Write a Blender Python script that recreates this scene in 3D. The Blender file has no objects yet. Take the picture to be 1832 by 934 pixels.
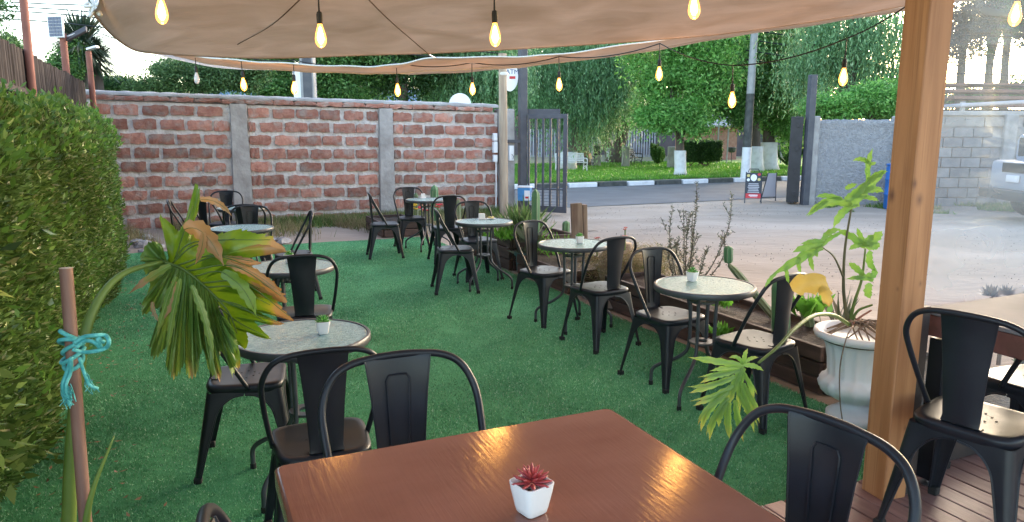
import bpy, bmesh, math, random
import numpy as np
from mathutils import Vector, Matrix

R = math.radians
rnd = random.Random(7)
nrng = np.random.default_rng(11)
scene = bpy.context.scene
COL = scene.collection

# ------------------------------------------------------------------ camera
CAM_H, PITCH, FPX = 1.6, R(9.9), 1300.0      # eye height, downward pitch, focal length in photo pixels
cam_d = bpy.data.cameras.new('camera')
cam_d.sensor_width = 36.0
cam_d.lens = 36.0 * FPX / 1832.0
cam_d.clip_start = 0.05
cam_d.clip_end = 9000
cam = bpy.data.objects.new('camera', cam_d)
COL.objects.link(cam)
cam.location = (0, 0, CAM_H)
cam.rotation_euler = (R(90) - PITCH, 0, 0)
scene.camera = cam

# ------------------------------------------------------------------ sky, sun, exposure
SUN_AZ, SUN_EL = R(38), R(13)                  # to the right of the view, low behind the park trees
world = bpy.data.worlds.new('World')
scene.world = world
world.use_nodes = True
wn = world.node_tree
wn.nodes.clear()
sky = wn.nodes.new('ShaderNodeTexSky')
sky.sky_type = 'NISHITA'
sky.sun_disc = False
sky.sun_elevation = SUN_EL
sky.sun_rotation = SUN_AZ
sky.air_density = 1.0
sky.dust_density = 1.5
sky.ozone_density = 0.7
bg = wn.nodes.new('ShaderNodeBackground')
bg.inputs['Strength'].default_value = 0.15
wo = wn.nodes.new('ShaderNodeOutputWorld')
wn.links.new(sky.outputs[0], bg.inputs[0])
wn.links.new(bg.outputs[0], wo.inputs[0])
sun_d = bpy.data.lights.new('sun', 'SUN')
sun_d.energy = 0.5
sun_d.angle = R(14)
sun_d.color = (1.0, 0.86, 0.70)
sun = bpy.data.objects.new('sun', sun_d)
COL.objects.link(sun)
sd = Vector((math.sin(SUN_AZ) * math.cos(SUN_EL), math.cos(SUN_AZ) * math.cos(SUN_EL), math.sin(SUN_EL)))
sun.rotation_euler = sd.to_track_quat('Z', 'Y').to_euler()
scene.view_settings.view_transform = 'Standard'
scene.view_settings.look = 'None'
scene.view_settings.exposure = 2.82
scene.view_settings.gamma = 1.0
scene.cycles.max_bounces = 8
scene.cycles.transparent_max_bounces = 16

# ------------------------------------------------------------------ site frame: everything sits on a grid turned 24 degrees
A = R(24.0)
UX, UY = math.cos(A), math.sin(A)
def S(u, v, z=0.0):                            # u runs along the brick wall, v away from the deck
    return Vector((UX * u - UY * v, UY * u + UX * v, z))
def toS(p):
    return (UX * p[0] + UY * p[1], -UY * p[0] + UX * p[1])
def G(px, py, z=0.0):                          # ground plan point (photo grid survey) at height z
    dep = math.atan((py - 467) / FPX) + PITCH
    D = (CAM_H - z) / math.tan(dep)
    zc = D * math.cos(PITCH) + (CAM_H - z) * math.sin(PITCH)
    return Vector(((px - 916) / FPX * zc, D, z))
def K(px, py, D):                              # survey point at forward distance D
    dep = math.atan((py - 467) / FPX) + PITCH
    z = CAM_H - D * math.tan(dep)
    zc = D * math.cos(PITCH) + (CAM_H - z) * math.sin(PITCH)
    return Vector(((px - 916) / FPX * zc, D, z))

# ------------------------------------------------------------------ materials
MATS = {}
def newmat(name):
    m = bpy.data.materials.new(name)
    m.use_nodes = True
    nt = m.node_tree
    b = nt.nodes['Principled BSDF']
    MATS[name] = m
    return m, nt, b
def nd(nt, t, **kw):
    n = nt.nodes.new(t)
    for k, v in kw.items():
        if k in n.inputs.keys():
            n.inputs[k].default_value = v
        else:
            setattr(n, k, v)
    return n
def coords(nt, scale=(1, 1, 1), rand=True):
    tc = nd(nt, 'ShaderNodeTexCoord')
    mp = nd(nt, 'ShaderNodeMapping')
    mp.inputs['Scale'].default_value = scale
    nt.links.new(tc.outputs['Object'], mp.inputs['Vector'])
    if rand:
        oi = nd(nt, 'ShaderNodeObjectInfo')
        ml = nd(nt, 'ShaderNodeMath', operation='MULTIPLY')
        ml.inputs[1].default_value = 37.0
        nt.links.new(oi.outputs['Random'], ml.inputs[0])
        nt.links.new(ml.outputs[0], mp.inputs['Location'])
    return mp
def c4(c):
    return (c[0], c[1], c[2], 1.0)
def pmat(name, col, rough=0.6, col2=None, ns=5.0, detail=4.0, lo=0.35, hi=0.65, bump=0.0, bs=40.0, bd=0.01,
         metal=0.0, spec=0.5, scale=(1, 1, 1), rand=True, objvar=0.0, col3=None, ns3=1.0, coat=0.0, rvar=0.0):
    m, nt, b = newmat(name)
    b.inputs['Roughness'].default_value = rough
    b.inputs['Metallic'].default_value = metal
    b.inputs['Specular IOR Level'].default_value = spec
    b.inputs['Coat Weight'].default_value = coat
    b.inputs['Base Color'].default_value = c4(col)
    L = nt.links
    mp = coords(nt, scale, rand)
    out = None
    if col2 is not None:
        n = nd(nt, 'ShaderNodeTexNoise')
        n.inputs['Scale'].default_value = ns
        n.inputs['Detail'].default_value = detail
        L.new(mp.outputs[0], n.inputs['Vector'])
        cr = nd(nt, 'ShaderNodeValToRGB')
        cr.color_ramp.elements[0].position = lo
        cr.color_ramp.elements[0].color = c4(col)
        cr.color_ramp.elements[1].position = hi
        cr.color_ramp.elements[1].color = c4(col2)
        L.new(n.outputs['Fac'], cr.inputs[0])
        out = cr.outputs[0]
        if rvar:
            mr = nd(nt, 'ShaderNodeMapRange')
            mr.inputs['To Min'].default_value = rough - rvar
            mr.inputs['To Max'].default_value = rough + rvar
            L.new(n.outputs['Fac'], mr.inputs[0])
            L.new(mr.outputs[0], b.inputs['Roughness'])
        if col3 is not None:
            n3 = nd(nt, 'ShaderNodeTexNoise')
            n3.inputs['Scale'].default_value = ns3
            n3.inputs['Detail'].default_value = 5
            L.new(mp.outputs[0], n3.inputs['Vector'])
            r3 = nd(nt, 'ShaderNodeValToRGB')
            r3.color_ramp.elements[0].position = 0.5
            r3.color_ramp.elements[0].color = (0, 0, 0, 1)
            r3.color_ramp.elements[1].position = 0.68
            r3.color_ramp.elements[1].color = (1, 1, 1, 1)
            L.new(n3.outputs['Fac'], r3.inputs[0])
            mx = nd(nt, 'ShaderNodeMix', data_type='RGBA')
            L.new(r3.outputs[0], mx.inputs[0])
            L.new(out, mx.inputs[6])
            mx.inputs[7].default_value = c4(col3)
            out = mx.outputs[2]
    if objvar:
        oi = nd(nt, 'ShaderNodeObjectInfo')
        mr = nd(nt, 'ShaderNodeMapRange')
        mr.inputs['To Min'].default_value = 1 - objvar
        mr.inputs['To Max'].default_value = 1 + objvar
        L.new(oi.outputs['Random'], mr.inputs[0])
        hs = nd(nt, 'ShaderNodeHueSaturation')
        L.new(mr.outputs[0], hs.inputs['Value'])
        if out is None:
            hs.inputs['Color'].default_value = c4(col)
        else:
            L.new(out, hs.inputs['Color'])
        out = hs.outputs[0]
    if out is not None:
        L.new(out, b.inputs['Base Color'])
    if bump:
        n2 = nd(nt, 'ShaderNodeTexNoise')
        n2.inputs['Scale'].default_value = bs
        n2.inputs['Detail'].default_value = 5
        L.new(mp.outputs[0], n2.inputs['Vector'])
        bp = nd(nt, 'ShaderNodeBump')
        bp.inputs['Strength'].default_value = bump
        bp.inputs['Distance'].default_value = bd
        L.new(n2.outputs['Fac'], bp.inputs['Height'])
        L.new(bp.outputs[0], b.inputs['Normal'])
    return m
def leafmat(name, dark, light, extra=None, efrac=0.0, trans=0.35, rough=0.45, spec=0.4):
    """foliage: each small leaf its own tone, light passes through"""
    m, nt, b = newmat(name)
    L = nt.links
    ge = nd(nt, 'ShaderNodeNewGeometry')
    cr = nd(nt, 'ShaderNodeValToRGB')
    e = cr.color_ramp.elements
    e[0].color = c4(dark); e[0].position = 0.0
    e[1].color = c4(light); e[1].position = 1.0 - efrac
    if extra:
        x = e.new(min(1.0, 1.0 - efrac + 0.02)); x.color = c4(extra)
    L.new(ge.outputs['Random Per Island'], cr.inputs[0])
    tc = nd(nt, 'ShaderNodeTexCoord')
    nz = nd(nt, 'ShaderNodeTexNoise')
    nz.inputs['Scale'].default_value = 1.3
    L.new(tc.outputs['Object'], nz.inputs['Vector'])
    mr = nd(nt, 'ShaderNodeMapRange')
    mr.inputs['From Min'].default_value = 0.3; mr.inputs['From Max'].default_value = 0.7
    mr.inputs['To Min'].default_value = 0.75; mr.inputs['To Max'].default_value = 1.25
    L.new(nz.outputs['Fac'], mr.inputs[0])
    hs = nd(nt, 'ShaderNodeHueSaturation')
    L.new(mr.outputs[0], hs.inputs['Value'])
    L.new(cr.outputs[0], hs.inputs['Color'])
    L.new(hs.outputs[0], b.inputs['Base Color'])
    b.inputs['Roughness'].default_value = rough
    b.inputs['Specular IOR Level'].default_value = spec
    tr = nd(nt, 'ShaderNodeBsdfTranslucent')
    L.new(hs.outputs[0], tr.inputs['Color'])
    mx = nd(nt, 'ShaderNodeMixShader')
    mx.inputs[0].default_value = trans
    L.new(b.outputs[0], mx.inputs[1]); L.new(tr.outputs[0], mx.inputs[2])
    L.new(mx.outputs[0], nt.nodes['Material Output'].inputs['Surface'])
    return m

# ------------------------------------------------------------------ mesh builder
class MB:
    def __init__(s):
        s.v = []; s.f = []; s.m = []; s.a = []; s.mi = 0; s.wi = 0.0
    def addv(s, p, a=None):
        s.v.append((p[0], p[1], p[2])); s.a.append(s.wi if a is None else a)
        return len(s.v) - 1
    def face(s, *i):
        s.f.append(tuple(i)); s.m.append(s.mi)
    def box(s, c, size, rot=None, taper=1.0):
        hx, hy, hz = size[0] / 2, size[1] / 2, size[2] / 2
        M = rot if rot is not None else Matrix.Identity(3)
        if isinstance(M, (int, float)):
            M = Matrix.Rotation(M, 3, 'Z')
        c = Vector(c); b = len(s.v)
        for sx, sy, sz in ((-1,-1,-1),(1,-1,-1),(1,1,-1),(-1,1,-1),(-1,-1,1),(1,-1,1),(1,1,1),(-1,1,1)):
            k = taper if sz > 0 else 1.0
            s.addv(c + M @ Vector((sx * hx * k, sy * hy * k, sz * hz)))
        for q in ((0,3,2,1),(4,5,6,7),(0,1,5,4),(1,2,6,5),(2,3,7,6),(3,0,4,7)):
            s.face(*[b + i for i in q])
        return s
    def bar(s, p, q, w, h=None, up=(0, 0, 1)):
        p = Vector(p); q = Vector(q); d = (q - p)
        L = d.length; x = d.normalized()
        y = Vector(up).cross(x)
        if y.length < 1e-4: y = Vector((0, 1, 0)).cross(x)
        y.normalize(); z = x.cross(y)
        M = Matrix((x, y, z)).transposed()
        return s.box((p + q) / 2, (L, w, h if h else w), M)
    def tube(s, pts, r, n=8, cap=True, closed=False, flat=1.0):
        pts = [Vector(p) for p in pts]
        N = len(pts)
        rs = r if isinstance(r, (list, tuple)) else [r] * N
        b = len(s.v)
        prev = None
        for i, p in enumerate(pts):
            if closed:
                t = (pts[(i + 1) % N] - pts[i - 1])
            else:
                t = pts[min(i + 1, N - 1)] - pts[max(i - 1, 0)]
            t.normalize()
            if prev is None:
                a = Vector((0, 0, 1)) if abs(t.z) < 0.9 else Vector((1, 0, 0))
                nrm = t.cross(a).normalized()
            else:
                nrm = (prev - t * prev.dot(t))
                nrm = nrm.normalized() if nrm.length > 1e-6 else t.cross(Vector((0, 0, 1))).normalized()
            prev = nrm
            bn = t.cross(nrm)
            for k in range(n):
                an = 2 * math.pi * k / n
                s.addv(p + nrm * (math.cos(an) * rs[i]) + bn * (math.sin(an) * rs[i] * flat))
        M = N if closed else N - 1
        for i in range(M):
            j = (i + 1) % N
            for k in range(n):
                k2 = (k + 1) % n
                s.face(b + i * n + k, b + i * n + k2, b + j * n + k2, b + j * n + k)
        if cap and not closed:
            s.f.append(tuple(b + k for k in range(n))[::-1]); s.m.append(s.mi)
            s.f.append(tuple(b + (N - 1) * n + k for k in range(n))); s.m.append(s.mi)
        return s
    def lathe(s, prof, n=24, c=(0, 0, 0), flute=0, fd=0.0, frange=None, sq=0.0):
        b = len(s.v); c = Vector(c)
        for (r, z) in prof:
            for k in range(n):
                an = 2 * math.pi * k / n
                rr = r
                if flute and (frange is None or frange[0] <= z <= frange[1]):
                    rr = r * (1 - fd * abs(math.sin(an * flute / 2)) ** 0.6 + fd * 0.5)
                if sq:
                    e = max(abs(math.cos(an)), abs(math.sin(an)))
                    rr = rr * ((1 - sq) + sq / e)
                s.addv(c + Vector((rr * math.cos(an), rr * math.sin(an), z)))
        for i in range(len(prof) - 1):
            for k in range(n):
                k2 = (k + 1) % n
                s.face(b + i * n + k, b + i * n + k2, b + (i + 1) * n + k2, b + (i + 1) * n + k)
        s.f.append(tuple(b + k for k in range(n))[::-1]); s.m.append(s.mi)
        m = b + (len(prof) - 1) * n
        s.f.append(tuple(m + k for k in range(n))); s.m.append(s.mi)
        return s
    def grid(s, P):
        """P[i][j] points"""
        b = len(s.v); W = len(P[0])
        for row in P:
            for p in row:
                s.addv(p)
        for i in range(len(P) - 1):
            for j in range(W - 1):
                s.face(b + i * W + j, b + i * W + j + 1, b + (i + 1) * W + j + 1, b + (i + 1) * W + j)
        return s
    def prism(s, poly, z0, z1):
        b = len(s.v); n = len(poly)
        for z in (z0, z1):
            for p in poly:
                s.addv((p[0], p[1], z))
        s.f.append(tuple(b + i for i in range(n))[::-1]); s.m.append(s.mi)
        s.f.append(tuple(b + n + i for i in range(n))); s.m.append(s.mi)
        for i in range(n):
            j = (i + 1) % n
            s.face(b + i, b + j, b + n + j, b + n + i)
        return s
    def mesh(s, name, mats, smooth=False, bevel=0.0, seg=1, attr=False, solid=0.0):
        me = bpy.data.meshes.new(name)
        me.from_pydata(s.v, [], s.f)
        if not isinstance(mats, (list, tuple)): mats = [mats]
        for m in mats: me.materials.append(MATS[m] if isinstance(m, str) else m)
        if len(mats) > 1:
            me.polygons.foreach_set('material_index', s.m)
        if attr:
            at = me.attributes.new('wither', 'FLOAT', 'POINT')
            at.data.foreach_set('value', s.a)
        if bevel or solid:
            bm = bmesh.new(); bm.from_mesh(me)
            if solid:
                bmesh.ops.solidify(bm, geom=bm.faces[:], thickness=solid)
            if bevel:
                bmesh.ops.bevel(bm, geom=bm.edges[:], offset=bevel, segments=seg, affect='EDGES', profile=0.5)
            bm.to_mesh(me); bm.free()
        if smooth:
            me.polygons.foreach_set('use_smooth', [True] * len(me.polygons))
            if smooth != 2:
                me.set_sharp_from_angle(angle=R(40))
        me.update()
        return me
    def build(s, name, mats, parent=None, **kw):
        return link(name, s.mesh(name, mats, **kw), parent)

def link(name, me, parent=None, loc=None, rz=0.0):
    o = bpy.data.objects.new(name, me)
    COL.objects.link(o)
    if parent is not None: o.parent = parent
    if loc is not None: o.location = loc
    if rz: o.rotation_euler = (0, 0, rz)
    return o
def tag(o, label=None, cat=None, group=None, kind=None):
    if label: o['label'] = label
    if cat: o['category'] = cat
    if group: o['group'] = group
    if kind: o['kind'] = kind
    return o
def empty(name, loc=(0, 0, 0), rz=0.0, label=None, cat=None, group=None, kind=None):
    o = bpy.data.objects.new(name, None)
    o.empty_display_size = 0.1
    COL.objects.link(o)
    o.location = loc; o.rotation_euler = (0, 0, rz)
    return tag(o, label, cat, group, kind)
def copy_tree(o, kids=None, parent=None):
    c = o.copy(); COL.objects.link(c)
    if parent is not None: c.parent = parent
    for ch in KIDS(o):
        copy_tree(ch, None, c)
    return c
def KIDS(o):
    return [x for x in ALLKIDS.get(o.name, [])]
ALLKIDS = {}
def register(o):                                # remember the parts of a prototype before it is copied
    def rec(x):
        ALLKIDS[x.name] = [c for c in bpy.data.objects if c.parent == x]
        for c in ALLKIDS[x.name]: rec(c)
    rec(o)
def smooth_path(pts, n=6):
    """Catmull-Rom through points"""
    P = [Vector(p) for p in pts]
    P = [P[0] * 2 - P[1]] + P + [P[-1] * 2 - P[-2]]
    out = []
    for i in range(1, len(P) - 2):
        for k in range(n):
            t = k / n
            a, b, c, d = P[i - 1], P[i], P[i + 1], P[i + 2]
            out.append(0.5 * ((2 * b) + (c - a) * t + (2 * a - 5 * b + 4 * c - d) * t * t + (3 * b - a - 3 * c + d) * t ** 3))
    out.append(P[-2])
    return out
def cloud(name, V, mats, parent=None, tri=False, smooth=False):
    """V: (N,k,3) separate little polygons"""
    N, k, _ = V.shape
    me = bpy.data.meshes.new(name)
    me.vertices.add(N * k)
    me.vertices.foreach_set('co', V.astype(np.float32).ravel())
    me.loops.add(N * k)
    me.loops.foreach_set('vertex_index', np.arange(N * k, dtype=np.int32))
    me.polygons.add(N)
    me.polygons.foreach_set('loop_start', np.arange(0, N * k, k, dtype=np.int32))
    me.polygons.foreach_set('loop_total', np.full(N, k, dtype=np.int32))
    me.materials.append(MATS[mats])
    me.update(calc_edges=True)
    me.validate()
    return link(name, me, parent)
def unit(a):
    return a / (np.linalg.norm(a, axis=1, keepdims=True) + 1e-9)
def leaves(C, D, L, W, fold=0.25, nrm=None):
    """diamond leaves: C base centres, D directions, L lengths, W widths -> (N,4,3)"""
    N = len(C)
    D = unit(D)
    r = nrng.normal(size=(N, 3)) if nrm is None else nrm
    Sd = unit(np.cross(D, r))
    Nn = np.cross(D, Sd)
    L = np.broadcast_to(np.asarray(L, float).reshape(-1, 1), (N, 1)); W = np.broadcast_to(np.asarray(W, float).reshape(-1, 1), (N, 1))
    mid = C + D * L * 0.45
    V = np.stack([C, mid + Sd * W * 0.5 + Nn * W * fold, C + D * L, mid - Sd * W * 0.5 + Nn * W * fold], axis=1)
    return V
# ------------------------------------------------------------------ material library
pmat('dirt', (0.37, 0.29, 0.235), 0.95, (0.27, 0.21, 0.165), 0.9, 10, 0.35, 0.7, bump=0.6, bs=9, bd=0.04, scale=(.45, 1.5, 1), col3=(0.43, 0.345, 0.285), ns3=0.3, rand=False)
pmat('asphalt', (0.105, 0.105, 0.115), 0.9, (0.14, 0.14, 0.15), 1.2, 8, bump=0.3, bs=60, bd=0.01, rand=False)
pmat('lawn', (0.06, 0.17, 0.022), 0.95, (0.11, 0.26, 0.035), 0.5, 7, bump=0.5, bs=14, bd=0.03, rand=False)
pmat('dry_verge', (0.20, 0.17, 0.12), 0.95, (0.12, 0.15, 0.06), 0.8, 7, bump=0.5, bs=14, bd=0.03, rand=False)
pmat('turf_mat', (0.055, 0.24, 0.105), 0.85, (0.08, 0.30, 0.14), 5, 6, bump=0.8, bs=240, bd=0.006, rand=False, spec=0.15)
leafmat('turf_blade', (0.06, 0.235, 0.11), (0.22, 0.50, 0.28), (0.45, 0.64, 0.48), 0.07, trans=0.2, rough=0.55, spec=0.25)
leafmat('lawn_blade', (0.06, 0.19, 0.018), (0.15, 0.35, 0.04), trans=0.3)
leafmat('dry_blade', (0.22, 0.18, 0.09), (0.42, 0.35, 0.20), (0.10, 0.16, 0.04), 0.18, trans=0.3, spec=0.1)
leafmat('weed_blade', (0.05, 0.12, 0.02), (0.16, 0.26, 0.06), (0.30, 0.27, 0.12), 0.15, trans=0.3)
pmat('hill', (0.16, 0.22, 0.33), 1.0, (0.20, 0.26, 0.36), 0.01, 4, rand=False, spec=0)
pmat('soil', (0.06, 0.04, 0.03), 0.95, (0.03, 0.021, 0.016), 12, 6, bump=0.8, bs=40, bd=0.02)
pmat('brick_mat', (0.30, 0.115, 0.085), 0.92, (0.46, 0.235, 0.18), 9, 7, 0.3, 0.75, bump=1.0, bs=30, bd=0.014, objvar=0.34, col3=(0.36, 0.27, 0.24), ns3=6)
pmat('mortar', (0.68, 0.63, 0.61), 0.95, (0.50, 0.455, 0.44), 7, 8, bump=1.0, bs=18, bd=0.03, rand=False)
pmat('concrete', (0.44, 0.405, 0.395), 0.9, (0.31, 0.28, 0.27), 5, 8, bump=0.7, bs=16, bd=0.02)
pmat('concrete_pale', (0.40, 0.38, 0.375), 0.9, (0.29, 0.27, 0.265), 4, 8, bump=0.6, bs=20, bd=0.02)
pmat('plaster', (0.34, 0.335, 0.35), 0.95, (0.26, 0.255, 0.27), 12, 8, bump=1.0, bs=24, bd=0.05, rand=False)
pmat('block_mat', (0.28, 0.265, 0.265), 0.92, (0.21, 0.20, 0.205), 6, 6, bump=0.6, bs=50, bd=0.008, objvar=0.10)
pmat('black_metal', (0.011, 0.013, 0.019), 0.40, (0.017, 0.019, 0.026), 8, 5, spec=0.34, bump=0.04, bs=120, bd=0.002, rvar=0.12)
pmat('black_rubber', (0.012, 0.012, 0.013), 0.8)
pmat('grey_metal', (0.060, 0.064, 0.074), 0.42, (0.085, 0.088, 0.10), 10, 4, metal=0.35, rvar=0.1)
pmat('gate_metal', (0.058, 0.060, 0.078), 0.55, (0.085, 0.085, 0.10), 6, 5, bump=0.1, bs=50, bd=0.003)
pmat('gate_black', (0.014, 0.015, 0.020), 0.5, (0.024, 0.024, 0.032), 6, 5)
pmat('steel', (0.45, 0.45, 0.47), 0.3, metal=0.9)
pmat('white_plastic', (0.84, 0.84, 0.87), 0.5, (0.80, 0.80, 0.83), 3, 4)
pmat('white_ceramic', (0.78, 0.76, 0.78), 0.28, spec=0.5)
pmat('white_paint', (0.74, 0.73, 0.76), 0.8, (0.55, 0.53, 0.55), 6, 7, 0.45, 0.8, bump=0.3, bs=30, bd=0.01)
pmat('black_paint', (0.045, 0.047, 0.045), 0.8, (0.09, 0.09, 0.085), 6, 7, bump=0.3, bs=30, bd=0.01)
pmat('bark', (0.085, 0.065, 0.055), 0.95, (0.15, 0.12, 0.105), 4, 8, bump=1.0, bs=9, bd=0.06, scale=(1, 1, 0.25))
pmat('bark_pale', (0.22, 0.17, 0.15), 0.95, (0.14, 0.11, 0.10), 4, 8, bump=1.0, bs=9, bd=0.06, scale=(1, 1, 0.25))
pmat('pole_brown', (0.25, 0.095, 0.07), 0.8, (0.19, 0.07, 0.05), 5, 5)
pmat('pole_concrete', (0.36, 0.355, 0.36), 0.85, (0.27, 0.27, 0.28), 4, 6, bump=0.3, bs=30, bd=0.01)
pmat('fence_sheet', (0.034, 0.027, 0.026), 0.85, (0.055, 0.045, 0.042), 5, 6, objvar=0.35, spec=0.08)
pmat('solar_frame', (0.55, 0.56, 0.60), 0.4, metal=0.5)
pmat('solar_cell', (0.05, 0.07, 0.15), 0.25)
pmat('blue_plastic', (0.02, 0.13, 0.42), 0.4)
pmat('blue_bag', (0.05, 0.22, 0.52), 0.5, (0.08, 0.30, 0.62), 8, 4)
pmat('red_print', (0.55, 0.03, 0.04), 0.5)
pmat('teal_pot', (0.05, 0.13, 0.14), 0.5, (0.07, 0.17, 0.18), 6, 4)
pmat('terracotta', (0.34, 0.15, 0.11), 0.85, (0.42, 0.22, 0.17), 6, 6, bump=0.3)
pmat('planter_wood', (0.045, 0.026, 0.022), 0.75, (0.09, 0.052, 0.044), 3, 7, bump=0.5, bs=20, bd=0.004, scale=(1, 6, 6), objvar=0.3)
pmat('planter_red', (0.16, 0.06, 0.05), 0.75, (0.11, 0.045, 0.035), 3, 7, bump=0.4, bs=20, bd=0.004, scale=(1, 6, 6), objvar=0.2)
pmat('old_wood', (0.30, 0.23, 0.18), 0.85, (0.15, 0.10, 0.08), 2.5, 8, bump=0.5, bs=14, bd=0.004, scale=(7, 7, 0.8))
pmat('pale_post', (0.46, 0.36, 0.27), 0.85, (0.30, 0.22, 0.16), 2.5, 8, bump=0.4, bs=14, bd=0.004, scale=(7, 7, 0.5))
pmat('deck_wood', (0.19, 0.098, 0.088), 0.55, (0.29, 0.165, 0.15), 4, 7, bump=0.35, bs=22, bd=0.003, scale=(8, 1, 1), objvar=0.14, rvar=0.12)
pmat('stone', (0.40, 0.38, 0.38), 0.9, (0.28, 0.26, 0.26), 6, 7, bump=0.7, bs=20, bd=0.02, objvar=0.3)
pmat('stake_wood', (0.15, 0.075, 0.055), 0.6, (0.23, 0.125, 0.095), 4, 6, scale=(8, 8, 1), bump=0.2, bs=30, bd=0.002)
pmat('stake_end', (0.42, 0.34, 0.28), 0.8)
pmat('rope_teal', (0.05, 0.33, 0.34), 0.6, (0.12, 0.48, 0.47), 60, 3, bump=0.6, bs=300, bd=0.002)
pmat('cord_black', (0.01, 0.01, 0.011), 0.6)
pmat('cord_white', (0.65, 0.62, 0.58), 0.7)
pmat('cactus', (0.06, 0.17, 0.075), 0.6, (0.11, 0.24, 0.12), 5, 5)
pmat('cactus_old', (0.20, 0.21, 0.13), 0.8, (0.12, 0.19, 0.09), 5, 6)
pmat('cactus_rib', (0.34, 0.38, 0.28), 0.8)
pmat('succ_red', (0.42, 0.06, 0.06), 0.4, (0.30, 0.035, 0.045), 30, 3)
pmat('succ_green', (0.06, 0.26, 0.06), 0.4, (0.14, 0.40, 0.08), 30, 3)
pmat('flower_red', (0.60, 0.02, 0.05), 0.6)
pmat('flower_yellow', (0.70, 0.45, 0.02), 0.6)
pmat('flower_pink', (0.65, 0.22, 0.22), 0.6)
pmat('stem_green', (0.075, 0.13, 0.02), 0.5, (0.14, 0.21, 0.04), 6, 4)
pmat('stem_brown', (0.13, 0.12, 0.06), 0.6, (0.08, 0.08, 0.04), 6, 4)
pmat('vein_dark', (0.06, 0.11, 0.015), 0.5)
pmat('vein_pale', (0.24, 0.33, 0.10), 0.5)
pmat('root', (0.28, 0.20, 0.15), 0.85, (0.15, 0.11, 0.08), 14, 5)
pmat('pebble', (0.45, 0.38, 0.33), 0.9, (0.28, 0.23, 0.20), 60, 3)
pmat('car_paint', (0.42, 0.44, 0.50), 0.3, spec=0.5, coat=0.5)
pmat('car_trim', (0.03, 0.03, 0.035), 0.5)
pmat('car_glass', (0.03, 0.035, 0.04), 0.1)
pmat('rust_roof', (0.17, 0.085, 0.07), 0.85, (0.24, 0.13, 0.11), 3, 6)
pmat('roof_pale', (0.48, 0.46, 0.50), 0.7, (0.40, 0.38, 0.42), 3, 5)
pmat('park_fence', (0.42, 0.42, 0.47), 0.7, (0.30, 0.30, 0.35), 2, 4)
pmat('dark_wall', (0.09, 0.075, 0.085), 0.9, (0.13, 0.10, 0.10), 2, 5)
pmat('wall_blue', (0.10, 0.13, 0.24), 0.9)
pmat('cardboard', (0.45, 0.26, 0.17), 0.85, (0.38, 0.21, 0.14), 5, 4)
pmat('napkin', (0.80, 0.80, 0.82), 0.7)
pmat('snack_yellow', (0.62, 0.52, 0.20), 0.6)
pmat('dark_sheet', (0.030, 0.022, 0.022), 0.6, (0.05, 0.035, 0.033), 6, 5, bump=0.2)
pmat('sign_black', (0.03, 0.035, 0.05), 0.5)
pmat('sign_board', (0.50, 0.49, 0.57), 0.6)
pmat('counter_top', (0.16, 0.155, 0.165), 0.75, (0.21, 0.20, 0.21), 4, 5, spec=.25)
pmat('sail_seam', (0.20, 0.13, 0.10), 0.9)
pmat('straw', (0.42, 0.33, 0.25), 0.95, (0.25, 0.18, 0.13), 20, 6, bump=1.0, bs=50, bd=0.02)

leafmat('hedge_leaf', (0.038, 0.085, 0.018), (0.18, 0.28, 0.075), (0.33, 0.34, 0.17), 0.08, trans=0.22, rough=0.27)
leafmat('hedge_tip', (0.08, 0.19, 0.03), (0.17, 0.32, 0.06), (0.28, 0.40, 0.12), 0.08, trans=0.35, rough=0.35)
leafmat('leaf_robinia', (0.09, 0.25, 0.05), (0.23, 0.49, 0.12), (0.38, 0.62, 0.20), 0.12, trans=0.45)
leafmat('leaf_pepper', (0.10, 0.21, 0.09), (0.24, 0.43, 0.20), (0.38, 0.56, 0.30), 0.1, trans=0.4)
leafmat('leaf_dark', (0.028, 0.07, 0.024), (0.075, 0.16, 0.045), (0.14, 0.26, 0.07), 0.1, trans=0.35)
leafmat('leaf_mid', (0.06, 0.15, 0.04), (0.15, 0.31, 0.08), (0.27, 0.44, 0.14), 0.12, trans=0.4)
leafmat('leaf_bush', (0.05, 0.11, 0.035), (0.13, 0.23, 0.08), (0.22, 0.33, 0.13), 0.12, trans=0.4)
leafmat('leaf_brown', (0.06, 0.045, 0.035), (0.13, 0.10, 0.075), trans=0.3)
leafmat('leaf_rosemary', (0.10, 0.12, 0.08), (0.20, 0.23, 0.17), (0.25, 0.22, 0.17), 0.2, trans=0.1)
leafmat('leaf_palm', (0.025, 0.05, 0.03), (0.06, 0.10, 0.06), (0.18, 0.16, 0.11), 0.15, trans=0.2)
leafmat('leaf_bright', (0.10, 0.30, 0.03), (0.22, 0.48, 0.07), trans=0.35)
leafmat('leaf_litter', (0.16, 0.08, 0.04), (0.34, 0.20, 0.11), trans=0.1)
leafmat('leaf_agave', (0.14, 0.15, 0.17), (0.26, 0.26, 0.30), trans=0.1)

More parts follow.
